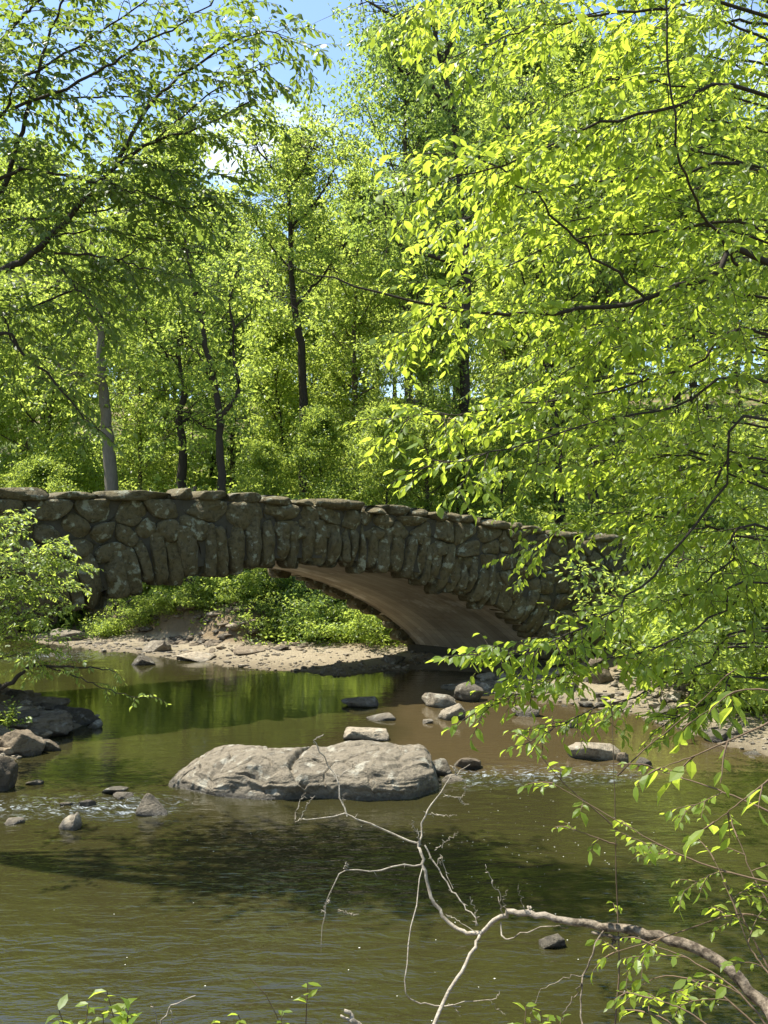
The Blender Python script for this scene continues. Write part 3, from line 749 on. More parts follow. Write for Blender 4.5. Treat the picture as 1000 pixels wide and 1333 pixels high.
def drawn_tree(label, Y, trunk_px, r0, limbs, mat, barkm, seed, leaf=.17, spread=1.0, clump=48, per=5, bare=.35):
    """a tree whose trunk and limbs follow the photograph, with leaf clumps round its limbs"""
    r = np.random.default_rng(seed); gx_ = at(trunk_px[0][0], 600, Y); root = empty('forest_tree', (gx_[0], Y, gz(gx_[0], Y) - .1), label, 'tree'); tb = Tubes(); lv = Leaves()
    P = smooth_path([np.array(root.location)] + [at(a, b, Y) for a, b in trunk_px], 30); P[1:] += r.normal(0, .02, (29, 3)); tb.add(P, np.linspace(r0, r0 * .25, 30), k=9, wobble=.04)
    L = [P[12:]]
    for l, rr_ in limbs:
        q = smooth_path([at(a, b, Y + c) for a, b, c in l], 14); q[1:] += r.normal(0, .03, (13, 3)); tb.add(q, rr_, rr_ * .3, 6); L.append(q[int(14 * bare):])
    for q in L:
        for k in range(len(q)):
            for _ in range(per if k > len(q) * bare else 1):
                c = q[k] + r.normal(0, 1, 3) * np.array([.9, 1.0, .6]) * spread
                tb.add(np.array([q[k], (q[k] + c) / 2 + (0, 0, .05), c]), .018, .004, 3)
                n = int(clump * r.uniform(.4, 1.2)); R0 = r.uniform(.3, .6)
                v = unit(r.normal(0, 1, (n, 3))) * (r.random((n, 1)) ** .5) * R0 * np.array([1.2, 1.2, .5])
                lv.add(c + v, unit(unit(v) * .6 + r.normal(0, .6, (n, 3)) + (0, 0, -.35)), unit(np.array([0, 0, .9]) + r.normal(0, .6, (n, 3))), leaf * r.uniform(.6, 1.2, n))
    tb.build('trunk', barkm, root); lv.build('crown', mat, root, T_FAR, .62)
drawn_tree('tree with a thick pale bare trunk rising behind the left parapet', 29.5, [(144, 635), (140, 560), (133, 490), (130, 420), (120, 330), (128, 230)], .24,
    [([(133, 500, 0), (118, 498, -.3), (105, 490, -.6), (80, 480, -1)], .05), ([(131, 440, 0), (100, 390, -.5), (60, 350, -1)], .06), ([(130, 420, 0), (170, 380, .3), (210, 340, .6)], .06), ([(122, 350, 0), (90, 290, 0), (60, 250, .5)], .05), ([(120, 330, 0), (160, 280, -1), (200, 260, -1.5)], .05)], M['leaf_far_a'], M['bark_grey'], 61)
drawn_tree('slim dark forked tree behind the top of the bridge', 28.0, [(289, 640), (286, 590), (286, 545), (279, 500), (268, 450), (258, 400), (248, 350), (240, 300)], .15,
    [([(286, 545, 0), (300, 525, 0), (311, 505, 0), (305, 470, 0), (304, 430, 0), (300, 395, 0), (310, 350, 0)], .09), ([(280, 505, 0), (262, 470, -.2), (240, 440, -.5)], .035), ([(284, 560, 0), (265, 555, -.2), (240, 535, -.5)], .03), ([(304, 430, 0), (330, 400, .4), (350, 370, .6)], .03)], M['leaf_far_a'], M['bark_dark'], 62, per=3, bare=.5)
drawn_tree('tree with a twisted dark trunk between the pale trunk and the forked one', 32.0, [(236, 640), (238, 590), (233, 545), (240, 510), (232, 470), (236, 400), (230, 330)], .19,
    [([(236, 560, 0), (250, 540, 0), (262, 552, 0), (290, 530, .4)], .05), ([(236, 480, 0), (200, 440, 0), (180, 400, 0)], .05), ([(233, 450, 0), (270, 400, 0), (290, 350, .5)], .05)], M['leaf_far_b'], M['bark_dark'], 63)
drawn_tree('tall tree with a straight dark trunk against the sky gap', 34.0, [(396, 640), (396, 560), (394, 480), (388, 430), (381, 385), (378, 320), (376, 260), (372, 200)], .21,
    [([(384, 400, 0), (420, 360, 0), (450, 320, 0)], .06), ([(380, 350, 0), (345, 310, 0), (325, 260, 0)], .06), ([(377, 300, 0), (420, 250, .5), (440, 200, .5)], .06), ([(375, 240, 0), (340, 200, 0), (330, 170, 0)], .05), ([(375, 250, 0), (400, 210, 0), (412, 180, 0)], .05)], M['leaf_far_a'], M['bark_dark'], 64, per=6, spread=1.15)
drawn_tree('big dark trunked tree behind the hanging branches above the arch', 31.0, [(602, 650), (604, 560), (606, 450), (606, 340), (600, 250), (590, 150), (570, 60), (560, -30)], .23,
    [([(604, 360, 0), (570, 335, -.4), (530, 325, -.7), (508, 295, -1), (500, 260, -1)], .09), ([(590, 160, 0), (560, 110, 0), (530, 95, -.5), (510, 85, -1)], .10), ([(575, 80, 0), (590, 42, 0), (540, 28, 0), (500, 15, 0), (470, -5, 0)], .10), ([(600, 260, 0), (560, 235, 0), (520, 240, -.5)], .06), ([(598, 230, 0), (650, 180, 0), (700, 100, 0)], .08), ([(600, 280, 0), (650, 250, .5), (700, 230, 1)], .07)], M['leaf_far_b'], M['bark_dark'], 65, per=5, spread=1.15)
NAMED = [  # form, px, Y, height, label
    (3, 555, 31, 10, 'short light green tree standing behind the low right parapet'),
    (2, 735, 33, 20, 'slender grey trunked tree seen over the right end of the bridge'),
    (2, 775, 36, 21, 'thin trunked tree just right of the slender grey one'),
    (2, 700, 40, 21, 'thin leaning tree left of the slender grey trunk'),
    (0, 462, 38, 16.5, 'leafy tree filling the space right of the straight dark trunk'),
    (3, 180, 40, 12.5, 'round green tree in shade behind the twisted trunk'),
    (1, 300, 43, 14, 'dark leafed tree filling the gap right of the forked trunk'),
    (4, 60, 34, 12, 'light green bushy tree at the far left behind the parapet'),
    (0, 372, 52, 21, 'tall pale crown rounding into the sky gap'),
    (5, 640, 48, 30, 'tall spreading tree on the right side of the sky gap'),
]
for f, px, Y, h, lb in NAMED: plant(f, pxx(px, Y), Y, h, lb)
wl = 'green forest tree deep in the woods behind the bridge'
for Y0, Y1, n, hr in ((34, 40, 5, (9, 13)), (44, 54, 14, (15, 20)), (57, 70, 20, (15, 20)), (72, 92, 34, (14, 19)), (94, 125, 36, (14, 19))):
    for i in range(n):
        Y = random.uniform(Y0, Y1); px = -140 + 1280 * (i + random.random()) / n
        h = random.uniform(*hr)
        if 300 < px < 470: h *= .88
        elif px < 300: h *= 1.05
        else: h *= 1.1
        if px > 520: h *= 1.25
        plant(random.choice([0, 1, 2, 3, 5, 3] if Y0 > 40 else [3, 4, 3, 4]), pxx(px, Y), Y, h, wl, 'trees of the woods behind the bridge')
for px, Y, h in ((425, 30.5, 6.2), (340, 30.2, 4.8), (55, 30.0, 5.6), (500, 29.6, 6.0), (650, 30, 6.5), (-20, 30.5, 6)):
    plant(4, pxx(px, Y), Y, h, 'young leafy tree of the undergrowth just behind the parapet', 'young trees behind the parapet')
# ---- shrubs: understory bushes, copied
def grow_bush(seed, rad, h, leaf, n_stem, mat, tmpl=T_FAR, clump=40, name='shrub'):
    r = np.random.default_rng(seed); root = empty(name, (0, 0, 0)); tb = Tubes(); lv = Leaves()
    for i in range(n_stem):
        az = i * 2.4 + r.normal(0, .4); el = r.uniform(.5, 1.4); L = h * r.uniform(.7, 1.1)
        d = np.array([math.cos(az) * math.cos(el) * rad / h * 1.3, math.sin(az) * math.cos(el) * rad / h * 1.3, math.sin(el)]); q = [np.array([r.normal(0, .08), r.normal(0, .08), -.08])]
        for j in range(5): d = d + r.normal(0, .12, 3) + np.array([0, 0, -.05]); q.append(q[-1] + d * L / 5)
        q = np.array(q); tb.add(smooth_path(q, 9), .022, .005, 5)
        for j in range(1, 6):
            for s_ in range(3):
                e = q[j] + r.normal(0, .22, 3) * rad * np.array([1, 1, .6]); n = int(clump * r.uniform(.5, 1.2)); R0 = r.uniform(.16, .34) * rad
                tb.add(np.array([q[j], e]), .006, .003, 3)
                v = unit(r.normal(0, 1, (n, 3))) * (r.random((n, 1)) ** .5) * R0 * np.array([1.2, 1.2, .5])
                D = unit(unit(v) * .7 + r.normal(0, .5, (n, 3)) + np.array([0, 0, -.3])); N = unit(np.array([0, 0, 1.]) + r.normal(0, .5, (n, 3)))
                lv.add(e + v, D, N, leaf * r.uniform(.6, 1.2, n))
    tb.build('stem', M['bark_dark'], root); lv.build('foliage', mat, root, tmpl, .62)
    return root
BUSH = [grow_bush(21, 1.3, 1.9, .12, 9, M['leaf_shrub']), grow_bush(22, 1.5, 1.5, .13, 10, M['leaf_far_a']), grow_bush(23, 1.2, 2.5, .12, 9, M['leaf_shrub']), grow_bush(24, 1.4, 1.7, .12, 10, M['leaf_far_b'])]
bused = set()
def bush(k, x, y, s, label, group=None, dz=0):
    loc = (x, y, gz(x, y) + dz); rz = random.uniform(0, 6.28)
    if k in bused: o = copy_tree(BUSH[k], loc, rz, s)
    else:
        bused.add(k); o = BUSH[k]; o.location = loc; o.rotation_euler = (0, 0, rz); o.scale = (s, s, s)
    for q in ('label', 'group'):
        if q in o: del o[q]
    return tag(o, label, 'shrub', group)
for k, px, Y, s, lb in (
        (0, 335, 27.0, .95, 'bright leafy shrub on the far bank seen under the arch'),
        (2, 300, 29.5, .8, 'shrub with bright leaves behind the slanting little trunk'),
        (3, 385, 26.6, 1.0, 'dark shaded shrub hanging over the rocks beneath the arch'),
        (1, 455, 26.0, .9, 'low drooping shrub on the sand edge next to the bridge foot'),
        (2, 500, 27.5, .9, 'bright upright shrub just inside the right end of the arch'),
        (0, 462, 24.6, .75, 'bright shrub spilling onto the sand just left of the bridge foot'),
        (1, 508, 24.7, .80, 'leafy shrub tucked into the corner between sand and bridge foot'),
        (3, 410, 25.2, .80, 'shaded shrub on the ledge at the middle of the arch'),
        (2, 368, 25.6, .65, 'upright shrub rooted in the ledge stones under the arch'),
        (1, 150, 27.4, .6, 'small bright bush on top of the ledge near its left end'),
        (0, 195, 27.0, .55, 'small bush on the ledge left of the slanting trunk'),
        (1, 228, 26.5, .45, 'tiny bush hanging on the ledge face under the slanting trunk'),
        (1, 275, 26.4, .6, 'small spreading bush on the ledge right of the slanting trunk'),
        (2, 318, 25.9, .6, 'small upright bush on the ledge stones left of the dark shrub'),
        (0, 425, 28.5, 1.0, 'leafy shrub between the dark shrub and the drooping one'),
        (1, 190, 31.5, .7, 'low green shrub on the grassy bank left of the little trunk'),
        (0, 130, 30.0, .8, 'yellow green shrub at the left end of the arch opening'),
        (2, 60, 30.0, 1.0, 'leafy shrub at the far shore behind the left bush')):
    bush(k, pxx(px, Y), Y, s, lb)
for i in range(30):
    px = -60 + 720 * (i + random.random()) / 30; Y = random.uniform(29.0, 31.5)
    bush((0, 1, 2)[i % 3], pxx(px, Y), Y, random.uniform(1.1, 1.75), 'green undergrowth bush beneath the trees behind the parapet', 'undergrowth bushes behind the bridge')
for i in range(44):
    px = -80 + 1160 * (i + random.random()) / 44; Y = random.uniform(31.5, 40)
    bush(i % 4, pxx(px, Y), Y, random.uniform(1.1, 1.9), 'green undergrowth bush beneath the trees behind the parapet', 'undergrowth bushes behind the bridge')
for i in range(44):
    px = -80 + 1100 * (i + random.random()) / 44; Y = random.uniform(37, 58)
    bush(i % 4, pxx(px, Y), Y, random.uniform(1.3, 2.2), 'green undergrowth bush beneath the trees behind the parapet', 'undergrowth bushes behind the bridge')
for i in range(16):
    Y = random.uniform(14.5, 22); x = random.uniform(6.0, 9.5) if Y < 19 else random.uniform(7, 10)
    bush((0, 2, 1)[i % 3], x, Y, random.uniform(.7, 1.3), 'leafy bush on the right bank hidden under the hanging leaves', 'bushes of the right bank')
# slanting little trunk under the arch
o = empty('small_tree', (pxx(248, 27.2), 27.2, gz(pxx(248, 27.2), 27.2)), 'small tree with slanting brown trunk seen under the arch', 'tree')
tb = Tubes(); lv = Leaves(); b = np.array(o.location)
tb.add(smooth_path([b + (.12, 0, -.1), b + (.02, 0, .6), b + (-.12, 0, 1.3), b + (-.18, .1, 2.2), b + (.1, .2, 3.4)], 14), np.linspace(.17, .06, 14), k=9, wobble=.05)
tb.add(smooth_path([b + (-.12, 0, 1.2), b + (.5, 0, 1.7), b + (1.1, .3, 1.9)], 8), .05, .01, 5)
tb.add(smooth_path([b + (-.15, 0, 1.6), b + (-.8, 0, 1.9), b + (-1.5, .2, 1.8)], 8), .05, .01, 5)
for c in ((1.1, .3, 1.8), (.6, .1, 2.0), (-1.4, .2, 1.8), (-.8, 0, 2.1), (0, .1, 3.2), (.5, .3, 2.9), (-.5, .2, 2.9), (1.6, .3, 1.6), (-.2, 0, 2.4)):
    n = 110; v = rng.normal(0, .3, (n, 3)) * (1, 1, .5); lv.add(b + np.array(c) + v, rng.normal(0, .6, (n, 3)) + (0, 0, -.4), rng.normal(0, .5, (n, 3)) + (0, 0, 1), .12 * rng.uniform(.6, 1.2, n))
tb.build('trunk', M['bark'], o); lv.build('crown', M['leaf_shrub'], o, T_FAR, .62)

# grass and ground cover on the far bank (uncountable)
n = 16000; Y = rng.uniform(26, 40, n); X = (rng.uniform(-40, 620, n) - 500) / F * Y
d = creek_sd(X, Y); k = (d > 2.7) & (wob(X, Y, .5) + rng.normal(0, .4, n) > -.4); X, Y = X[k], Y[k]; Zg = terrain(X, Y); n = len(X)
tag(leaf_mesh('grass', np.stack([X, Y, Zg - .02], 1), unit(rng.normal(0, .35, (n, 3)) + (0, 0, 1)), unit(rng.normal(0, 1, (n, 3)) * (1, 1, .1)), rng.uniform(.15, .38, n), .16, T_FAR, M['grass'], None), kind='stuff')
n = 16000; Y = rng.uniform(24, 40, n); X = (rng.uniform(-40, 560, n) - 500) / F * Y
d = creek_sd(X, Y); k = (d > 2.1) & (wob(X, Y, .6, 2.) + rng.normal(0, .35, n) > -.15); X, Y = X[k], Y[k]; n = len(X); Zg = terrain(X, Y) + rng.uniform(0, .35, n)
tag(leaf_mesh('ground_cover', np.stack([X, Y, Zg], 1), unit(rng.normal(0, 1, (n, 3)) * (1, 1, .4)), unit(rng.normal(0, .5, (n, 3)) + (0, 0, 1)), rng.uniform(.07, .15, n), .7, T_FAR, M['leaf_shrub'], None), kind='stuff')

# ------------------------------------------------------------------ right-hand tree whose limbs sweep into the picture
def A(l): return [at(*p) for p in l]
rt = empty('overhanging_tree', (5.9, 7.6, gz(5.9, 7.6) - .1), 'near tree with long leafy limbs sweeping in from the right edge', 'tree')
tb = Tubes(); lv = Leaves(); b = np.array(rt.location)
trunk = smooth_path([b, b + (-.1, 0, 1.5), b + (-.35, -.1, 3.5), b + (-.5, -.2, 6), b + (-.9, -.3, 9), b + (-1.2, -.3, 12)], 26)
tb.add(trunk, np.linspace(.24, .07, 26), k=10, wobble=.03)
LB = 0.084
def from_trunk(h): 
    i = int(np.argmin(np.abs(trunk[:, 2] - h))); return trunk[i]
def limb(px_list, r0, r1, twig, dens, start=.12, leaf=LB, root_h=None, droop=.35, sub=True, end=1.0):
    P = A(px_list)
    if root_h is not None: P = [from_trunk(root_h)] + P
    return spray_limb(tb, lv, P, r0, r1, leaf, twig, dens * 1.25, start, droop=droop, sub=sub, end=end)
limb([(1010, 345, 6.6), (930, 355, 6.4), (840, 388, 6.3), (740, 405, 6.2), (640, 408, 6.1), (540, 392, 6.0), (440, 365, 5.9), (378, 345, 5.8)], .036, .003, .75, 4.2, .22, root_h=3.6, end=.72)
limb([(960, 345, 6.4), (940, 315, 6.1), (898, 245, 5.7), (875, 150, 5.5), (868, 20, 5.4), (855, -80, 5.3)], .016, .005, .7, 5, .1)
limb([(840, 388, 6.3), (760, 320, 6.2), (690, 250, 6.0), (620, 205, 5.9), (560, 200, 5.8)], .014, .004, .7, 5, .1)
limb([(1010, 545, 6.0), (940, 640, 6.0), (860, 740, 5.9), (790, 800, 5.8), (700, 842, 5.6), (620, 852, 5.5)], .016, .004, .50, 5, .62, root_h=2.6)
limb([(1010, 440, 7.0), (900, 480, 7.0), (760, 515, 6.9), (620, 535, 6.7), (500, 545, 6.5)], .022, .004, .75, 5, .2, root_h=3.0)
limb([(1010, 500, 6.3), (880, 530, 6.2), (760, 555, 6.0), (640, 590, 5.8), (560, 606, 5.7)], .018, .003, .55, 4.5, .2, root_h=2.9)
limb([(1000, 130, 6.2), (880, 140, 6.0), (760, 170, 5.9), (660, 215, 5.7), (560, 235, 5.6)], .022, .004, .85, 5, .1, root_h=5)
limb([(1000, 20, 6.6), (860, 10, 6.4), (720, 30, 6.2), (600, 70, 6.0)], .022, .004, .85, 5.5, .05, root_h=6)
limb([(1000, -60, 6.9), (850, -70, 6.9), (700, -60, 6.8), (600, -30, 6.7), (540, 10, 6.6)], .022, .004, .95, 5, .05, root_h=6.5)
limb([(1000, 230, 7.2), (880, 230, 7.2), (760, 240, 7.2), (660, 260, 7.1), (580, 300, 7.0)], .022, .004, .95, 5, .05, root_h=4.5)
limb([(1000, 300, 7.6), (880, 300, 7.7), (760, 310, 7.7), (650, 350, 7.6), (560, 410, 7.4)], .022, .004, .95, 5, .05, root_h=4.4)
limb([(840, 390, 6.3), (790, 440, 6.3), (740, 480, 6.3), (690, 500, 6.2)], .010, .003, .6, 5.5, .1)
limb([(1010, 600, 6.8), (920, 640, 6.9), (870, 680, 6.9), (835, 695, 6.9)], .016, .004, .7, 5.5, .1, root_h=2.5)
limb([(1010, 690, 6.3), (950, 730, 6.3), (900, 770, 6.2), (855, 790, 6.1)], .016, .004, .65, 5.5, .1, root_h=2.2)
limb([(1010, 760, 6.0), (940, 800, 5.9), (860, 840, 5.8), (760, 870, 5.7), (690, 900, 5.6), (625, 925, 5.5)], .012, .004, .42, 5.5, .4, root_h=2.0)
limb([(1010, 820, 6.6), (920, 860, 6.5), (840, 900, 6.3), (760, 930, 6.1), (700, 960, 6.0)], .014, .003, .5, 5, .1, root_h=1.9)
limb([(1010, 880, 6.0), (940, 905, 5.9), (870, 940, 5.8)], .012, .003, .5, 5, .1, root_h=1.7)
limb([(1010, 640, 7.6), (920, 600, 7.8), (860, 590, 7.8), (790, 600, 7.8), (750, 610, 7.7)], .016, .004, .8, 5, .1, root_h=2.8)
for x0_, x1_, y_, Y in ((1100, 650, -150, 8.5), (1150, 700, -260, 9.0), (1100, 620, -340, 8.0), (1200, 760, -420, 8.5), (1100, 640, -520, 8.2), (1200, 700, -600, 9)):
    limb([(x0_, y_, Y), ((x0_ + x1_) / 2, y_ + random.uniform(-60, 20), Y), (x1_, y_ + 20, Y)], .03, .005, 1.2, 3.0, .1, root_h=9, leaf=.11)
for i in range(10):     # limbs reaching up and back, filling the crown
    py = -150 + 90 * i + random.uniform(-30, 30); Y = random.uniform(7.5, 9.0); xe = random.uniform(600, 700)
    limb([(1010, py + 40, Y), (900, py + 10, Y), (790, py, Y), (xe, py + 40, Y - .2)], .02, .004, .95, 4.5, .05, root_h=2.6 + .45 * (9 - i))
tb.build('trunk', M['bark_dark'], rt)
lv.build('crown', M['leaf_near'], rt)

# second tree of the right bank, a few metres farther back, smaller in the picture
def bank_tree(x, y, label, seed, limbs, leaf, mat, H):
    global rng
    rng = np.random.default_rng(seed)
    rt = empty('bank_tree', (x, y, gz(x, y) - .1), label, 'tree'); tb = Tubes(); lv = Leaves(); b = np.array(rt.location)
    tr = smooth_path([b, b + (-.1, .1, H * .25), b + (.1, 0, H * .55), b + (-.1, .1, H)], 24); tb.add(tr, np.linspace(.2, .04, 24), k=9, wobble=.03)
    for l in limbs:
        P = A(l); k = int(np.argmin(np.abs(tr[:, 2] - (P[0][2] - .3)))); P = [tr[k]] + P
        spray_limb(tb, lv, P, .03, .004, leaf, 1.0, 4.0, .05)
    tb.build('trunk', M['bark_dark'], rt); lv.build('crown', mat, rt, T_NEAR, .55)
ls = []
for i in range(24):
    py = -160 + 44 * i + random.uniform(-20, 20); Y = random.uniform(9.5, 12.5); xe = random.uniform(640, 760) if py < 520 else random.uniform(860, 930)
    ls.append([(1010, py + 10, Y + .4), (900, py + random.uniform(-20, 20), Y + .2), (xe, py + random.uniform(10, 50), Y)])
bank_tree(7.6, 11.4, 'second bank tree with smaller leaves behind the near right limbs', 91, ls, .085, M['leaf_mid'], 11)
ls = []
for i in range(16):
    py = 300 + 36 * i + random.uniform(-20, 20); Y = random.uniform(14, 17); xe = random.uniform(850, 900)
    ls.append([(1000, py, Y + .3), (920, py + random.uniform(-20, 20), Y + .2), (xe, py + random.uniform(10, 40), Y)])
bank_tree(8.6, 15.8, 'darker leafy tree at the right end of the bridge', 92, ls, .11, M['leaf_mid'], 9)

# ------------------------------------------------------------------ left-hand tree
rng = np.random.default_rng(33)
lt = empty('leaning_tree', (-6.9, 10.2, gz(-6.9, 10.2) - .1), 'dark leafed tree leaning in from the left edge against the sky', 'tree')
tb = Tubes(); lv = Leaves(); b = np.array(lt.location)
trunk = smooth_path([b, b + (.3, -.2, 1.5), at(-240, 520, 9.5), at(-230, 300, 9.3), at(-190, 60, 9.2), at(-150, -150, 9.2)], 26)
tb.add(trunk, np.linspace(.17, .06, 26), k=10, wobble=.03)
LL = .095
def llimb(l, r0, r1, twig, dens, start=.25, root_h=None, leaf=LL):
    P = A(l)
    if root_h is not None: P = [from_trunk(root_h)] + P
    spray_limb(tb, lv, P, r0, r1, leaf, twig * 1.1, dens * 1.8, start * (.25 if root_h else 1))
llimb([(-20, 365, 9.0), (30, 340, 9.0), (75, 300, 9.0), (125, 245, 9.0), (155, 212, 9.0), (200, 185, 8.9), (260, 165, 8.8), (330, 130, 8.7)], .055, .007, 1.0, 4.5, .6, root_h=4.4)
llimb([(150, 215, 9.0), (175, 165, 9.0), (210, 120, 9.1), (270, 75, 9.1), (340, 40, 9.1), (375, 55, 9.1)], .03, .006, 1.0, 5, .3)
llimb([(0, 232, 9.3), (60, 226, 9.2), (110, 235, 9.0), (150, 240, 8.9)], .03, .008, .8, 3.5, .3, root_h=5.5)
llimb([(-20, 280, 9.6), (25, 180, 9.6), (60, 60, 9.6), (100, -40, 9.6)], .05, .01, 1.1, 4.5, .3, root_h=5)
llimb([(-10, 160, 9.4), (20, 110, 9.4), (100, 60, 9.3), (170, 15, 9.2), (215, -20, 9.2)], .025, .006, 1.0, 4.5, .3, root_h=6)
llimb([(20, 140, 9.2), (120, 100, 9.0), (180, 60, 8.9), (240, 30, 8.9), (300, -20, 8.9)], .022, .006, .9, 3.5, .2)
llimb([(70, 330, 9.0), (140, 335, 9.0), (200, 352, 9.0), (245, 358, 8.9)], .018, .005, .8, 3.5, .1)
llimb([(75, 345, 9.0), (110, 385, 9.0), (135, 415, 8.9), (152, 445, 8.9)], .016, .004, .6, 3.0, .1)
llimb([(-20, 440, 9.0), (30, 462, 9.0), (75, 500, 8.9), (110, 545, 8.9), (130, 560, 8.8)], .03, .005, .6, 3.0, .3, root_h=3.6)
llimb([(18, 452, 9.0), (8, 420, 9.0), (-5, 390, 9.0)], .014, .006, .5, 3, .2)
llimb([(0, 50, 9.5), (50, 0, 9.5), (90, -60, 9.5)], .03, .01, 1.0, 4, .2, root_h=6.5)
llimb([(-30, 420, 9.6), (40, 400, 9.7), (110, 370, 9.8), (170, 330, 9.9), (230, 290, 9.9)], .025, .005, .9, 4.0, .2, root_h=4.2)
llimb([(155, 212, 9.0), (190, 215, 9.1), (250, 230, 9.2), (310, 225, 9.2)], .014, .004, .7, 4.5, .1)
llimb([(-20, 120, 9.8), (60, 130, 9.9), (150, 125, 9.9), (230, 130, 9.9)], .03, .006, 1.0, 4, .2, root_h=5.6)
llimb([(-20, 300, 10), (60, 285, 10), (150, 270, 10), (240, 250, 10)], .03, .006, 1.0, 4, .2, root_h=4.8)
llimb([(200, 185, 8.9), (250, 140, 8.9), (310, 100, 8.9), (350, 85, 8.8)], .014, .004, .9, 4, .1)
llimb([(125, 245, 9.0), (180, 250, 9.2), (240, 270, 9.3), (290, 265, 9.3)], .014, .004, .9, 3.5, .1)
llimb([(60, 310, 9.2), (120, 300, 9.3), (190, 310, 9.4), (250, 320, 9.4)], .014, .004, .9, 3.2, .1)
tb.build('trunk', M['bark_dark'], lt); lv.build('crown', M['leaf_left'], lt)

# ------------------------------------------------------------------ bush on the left bank
rng = np.random.default_rng(44)
lb = empty('bank_bush', (-6.1, 12.6, gz(-6.1, 12.6) - .05), 'airy bush with small leaves on the left bank before the bridge', 'shrub')
tb = Tubes(); lv = Leaves(); b = np.array(lb.location)
for l in ([(-20, 810, 12.4), (20, 765, 12.2), (50, 725, 12.0), (70, 712, 12.0)], [(-20, 820, 12.3), (30, 770, 12.1), (80, 740, 12.0), (105, 735, 11.9)],
          [(-20, 850, 12.2), (30, 810, 12.0), (90, 790, 11.9)], [(-30, 730, 12.4), (0, 705, 12.3), (30, 690, 12.2)], [(-20, 770, 12.6), (10, 750, 12.5), (60, 735, 12.5)],
          [(-20, 870, 12), (40, 850, 11.8), (90, 830, 11.7)], [(-30, 780, 12.8), (10, 780, 12.7), (60, 770, 12.6), (100, 765, 12.5)],
          [(-30, 720, 12.6), (-5, 690, 12.6), (15, 672, 12.5)], [(-20, 760, 12.0), (30, 730, 11.8), (70, 715, 11.7)], [(-20, 830, 12.4), (20, 800, 12.3), (70, 795, 12.2)]):
    spray_limb(tb, lv, [b] + A(l), .014, .003, .075, .5, 9, .3, droop=.3)
tb.build('stem', M['bark_dark'], lb); lv.build('foliage', M['leaf_shrub'], lb)
lb = empty('bank_branch', onz(-10, 900, .25), 'low crooked branch with sparse leaves reaching over the water at left', 'branch')
tb = Tubes(); lv = Leaves()
spray_limb(tb, lv, A([(-25, 905, 12), (15, 888, 12), (38, 868, 12), (60, 868, 11.9), (110, 868, 11.8), (150, 875, 11.7)]), .05, .006, .075, .45, 5, .35, droop=.5)
spray_limb(tb, lv, A([(60, 868, 11.9), (110, 885, 11.7), (160, 905, 11.5), (200, 908, 11.4)]), .012, .003, .07, .4, 5, .1, droop=.5)
tb.build('bough', M['bark_dark'], lb); lv.build('foliage', M['leaf_shrub'], lb)
gr = empty('bank_plant', onz(8, 945, .3), 'low bright green plant at the water edge of the left bank', 'plant')
lv = Leaves(); tb = Tubes(); b = np.array(gr.location)
for i in range(40):
    leafy_twig(tb, lv, b + rng.normal(0, .004, 3), rng.normal(0, .6, 3) + (0, 0, 1), rng.uniform(.2, .4), .07)
tb.build('stem', M['bark_dark'], gr); lv.build('foliage', M['leaf_shrub'], gr)

# ------------------------------------------------------------------ dead branch, saplings and plants in the near foreground
rng = np.random.default_rng(55)
db = empty('dead_branch', at(985, 1310, 3.85), 'bare pale dead branch reaching over the water from lower right', 'branch')
tb = Tubes()
def tw(l, r0, r1, n=16, k=7):
    P = smooth_path(A(l), n); P[1:-1] += rng.normal(0, .0035, (n - 2, 3)); P[1:-1] += rng.normal(0, .004, (n - 2, 3)); tb.add(P, np.linspace(r0, r1, n) * .72, k=k, wobble=.06); return P
main = [(1010, 1330, 3.8), (985, 1300, 3.9), (940, 1255, 4.0), (860, 1220, 4.15), (800, 1207, 4.3), (740, 1200, 4.4), (685, 1188, 4.5), (655, 1192, 4.55), (625, 1214, 4.6), (595, 1208, 4.65), (565, 1175, 4.7), (551, 1125, 4.75), (545, 1095, 4.8)]
P = smooth_path(A(main), 60); P[1:-1] += rng.normal(0, .004, (58, 3)); tb.add(P, np.interp(np.linspace(0, 1, 60), [0, .25, .45, .6, .8, 1], [.027, .022, .016, .0115, .009, .0075]), k=10, wobble=.07)
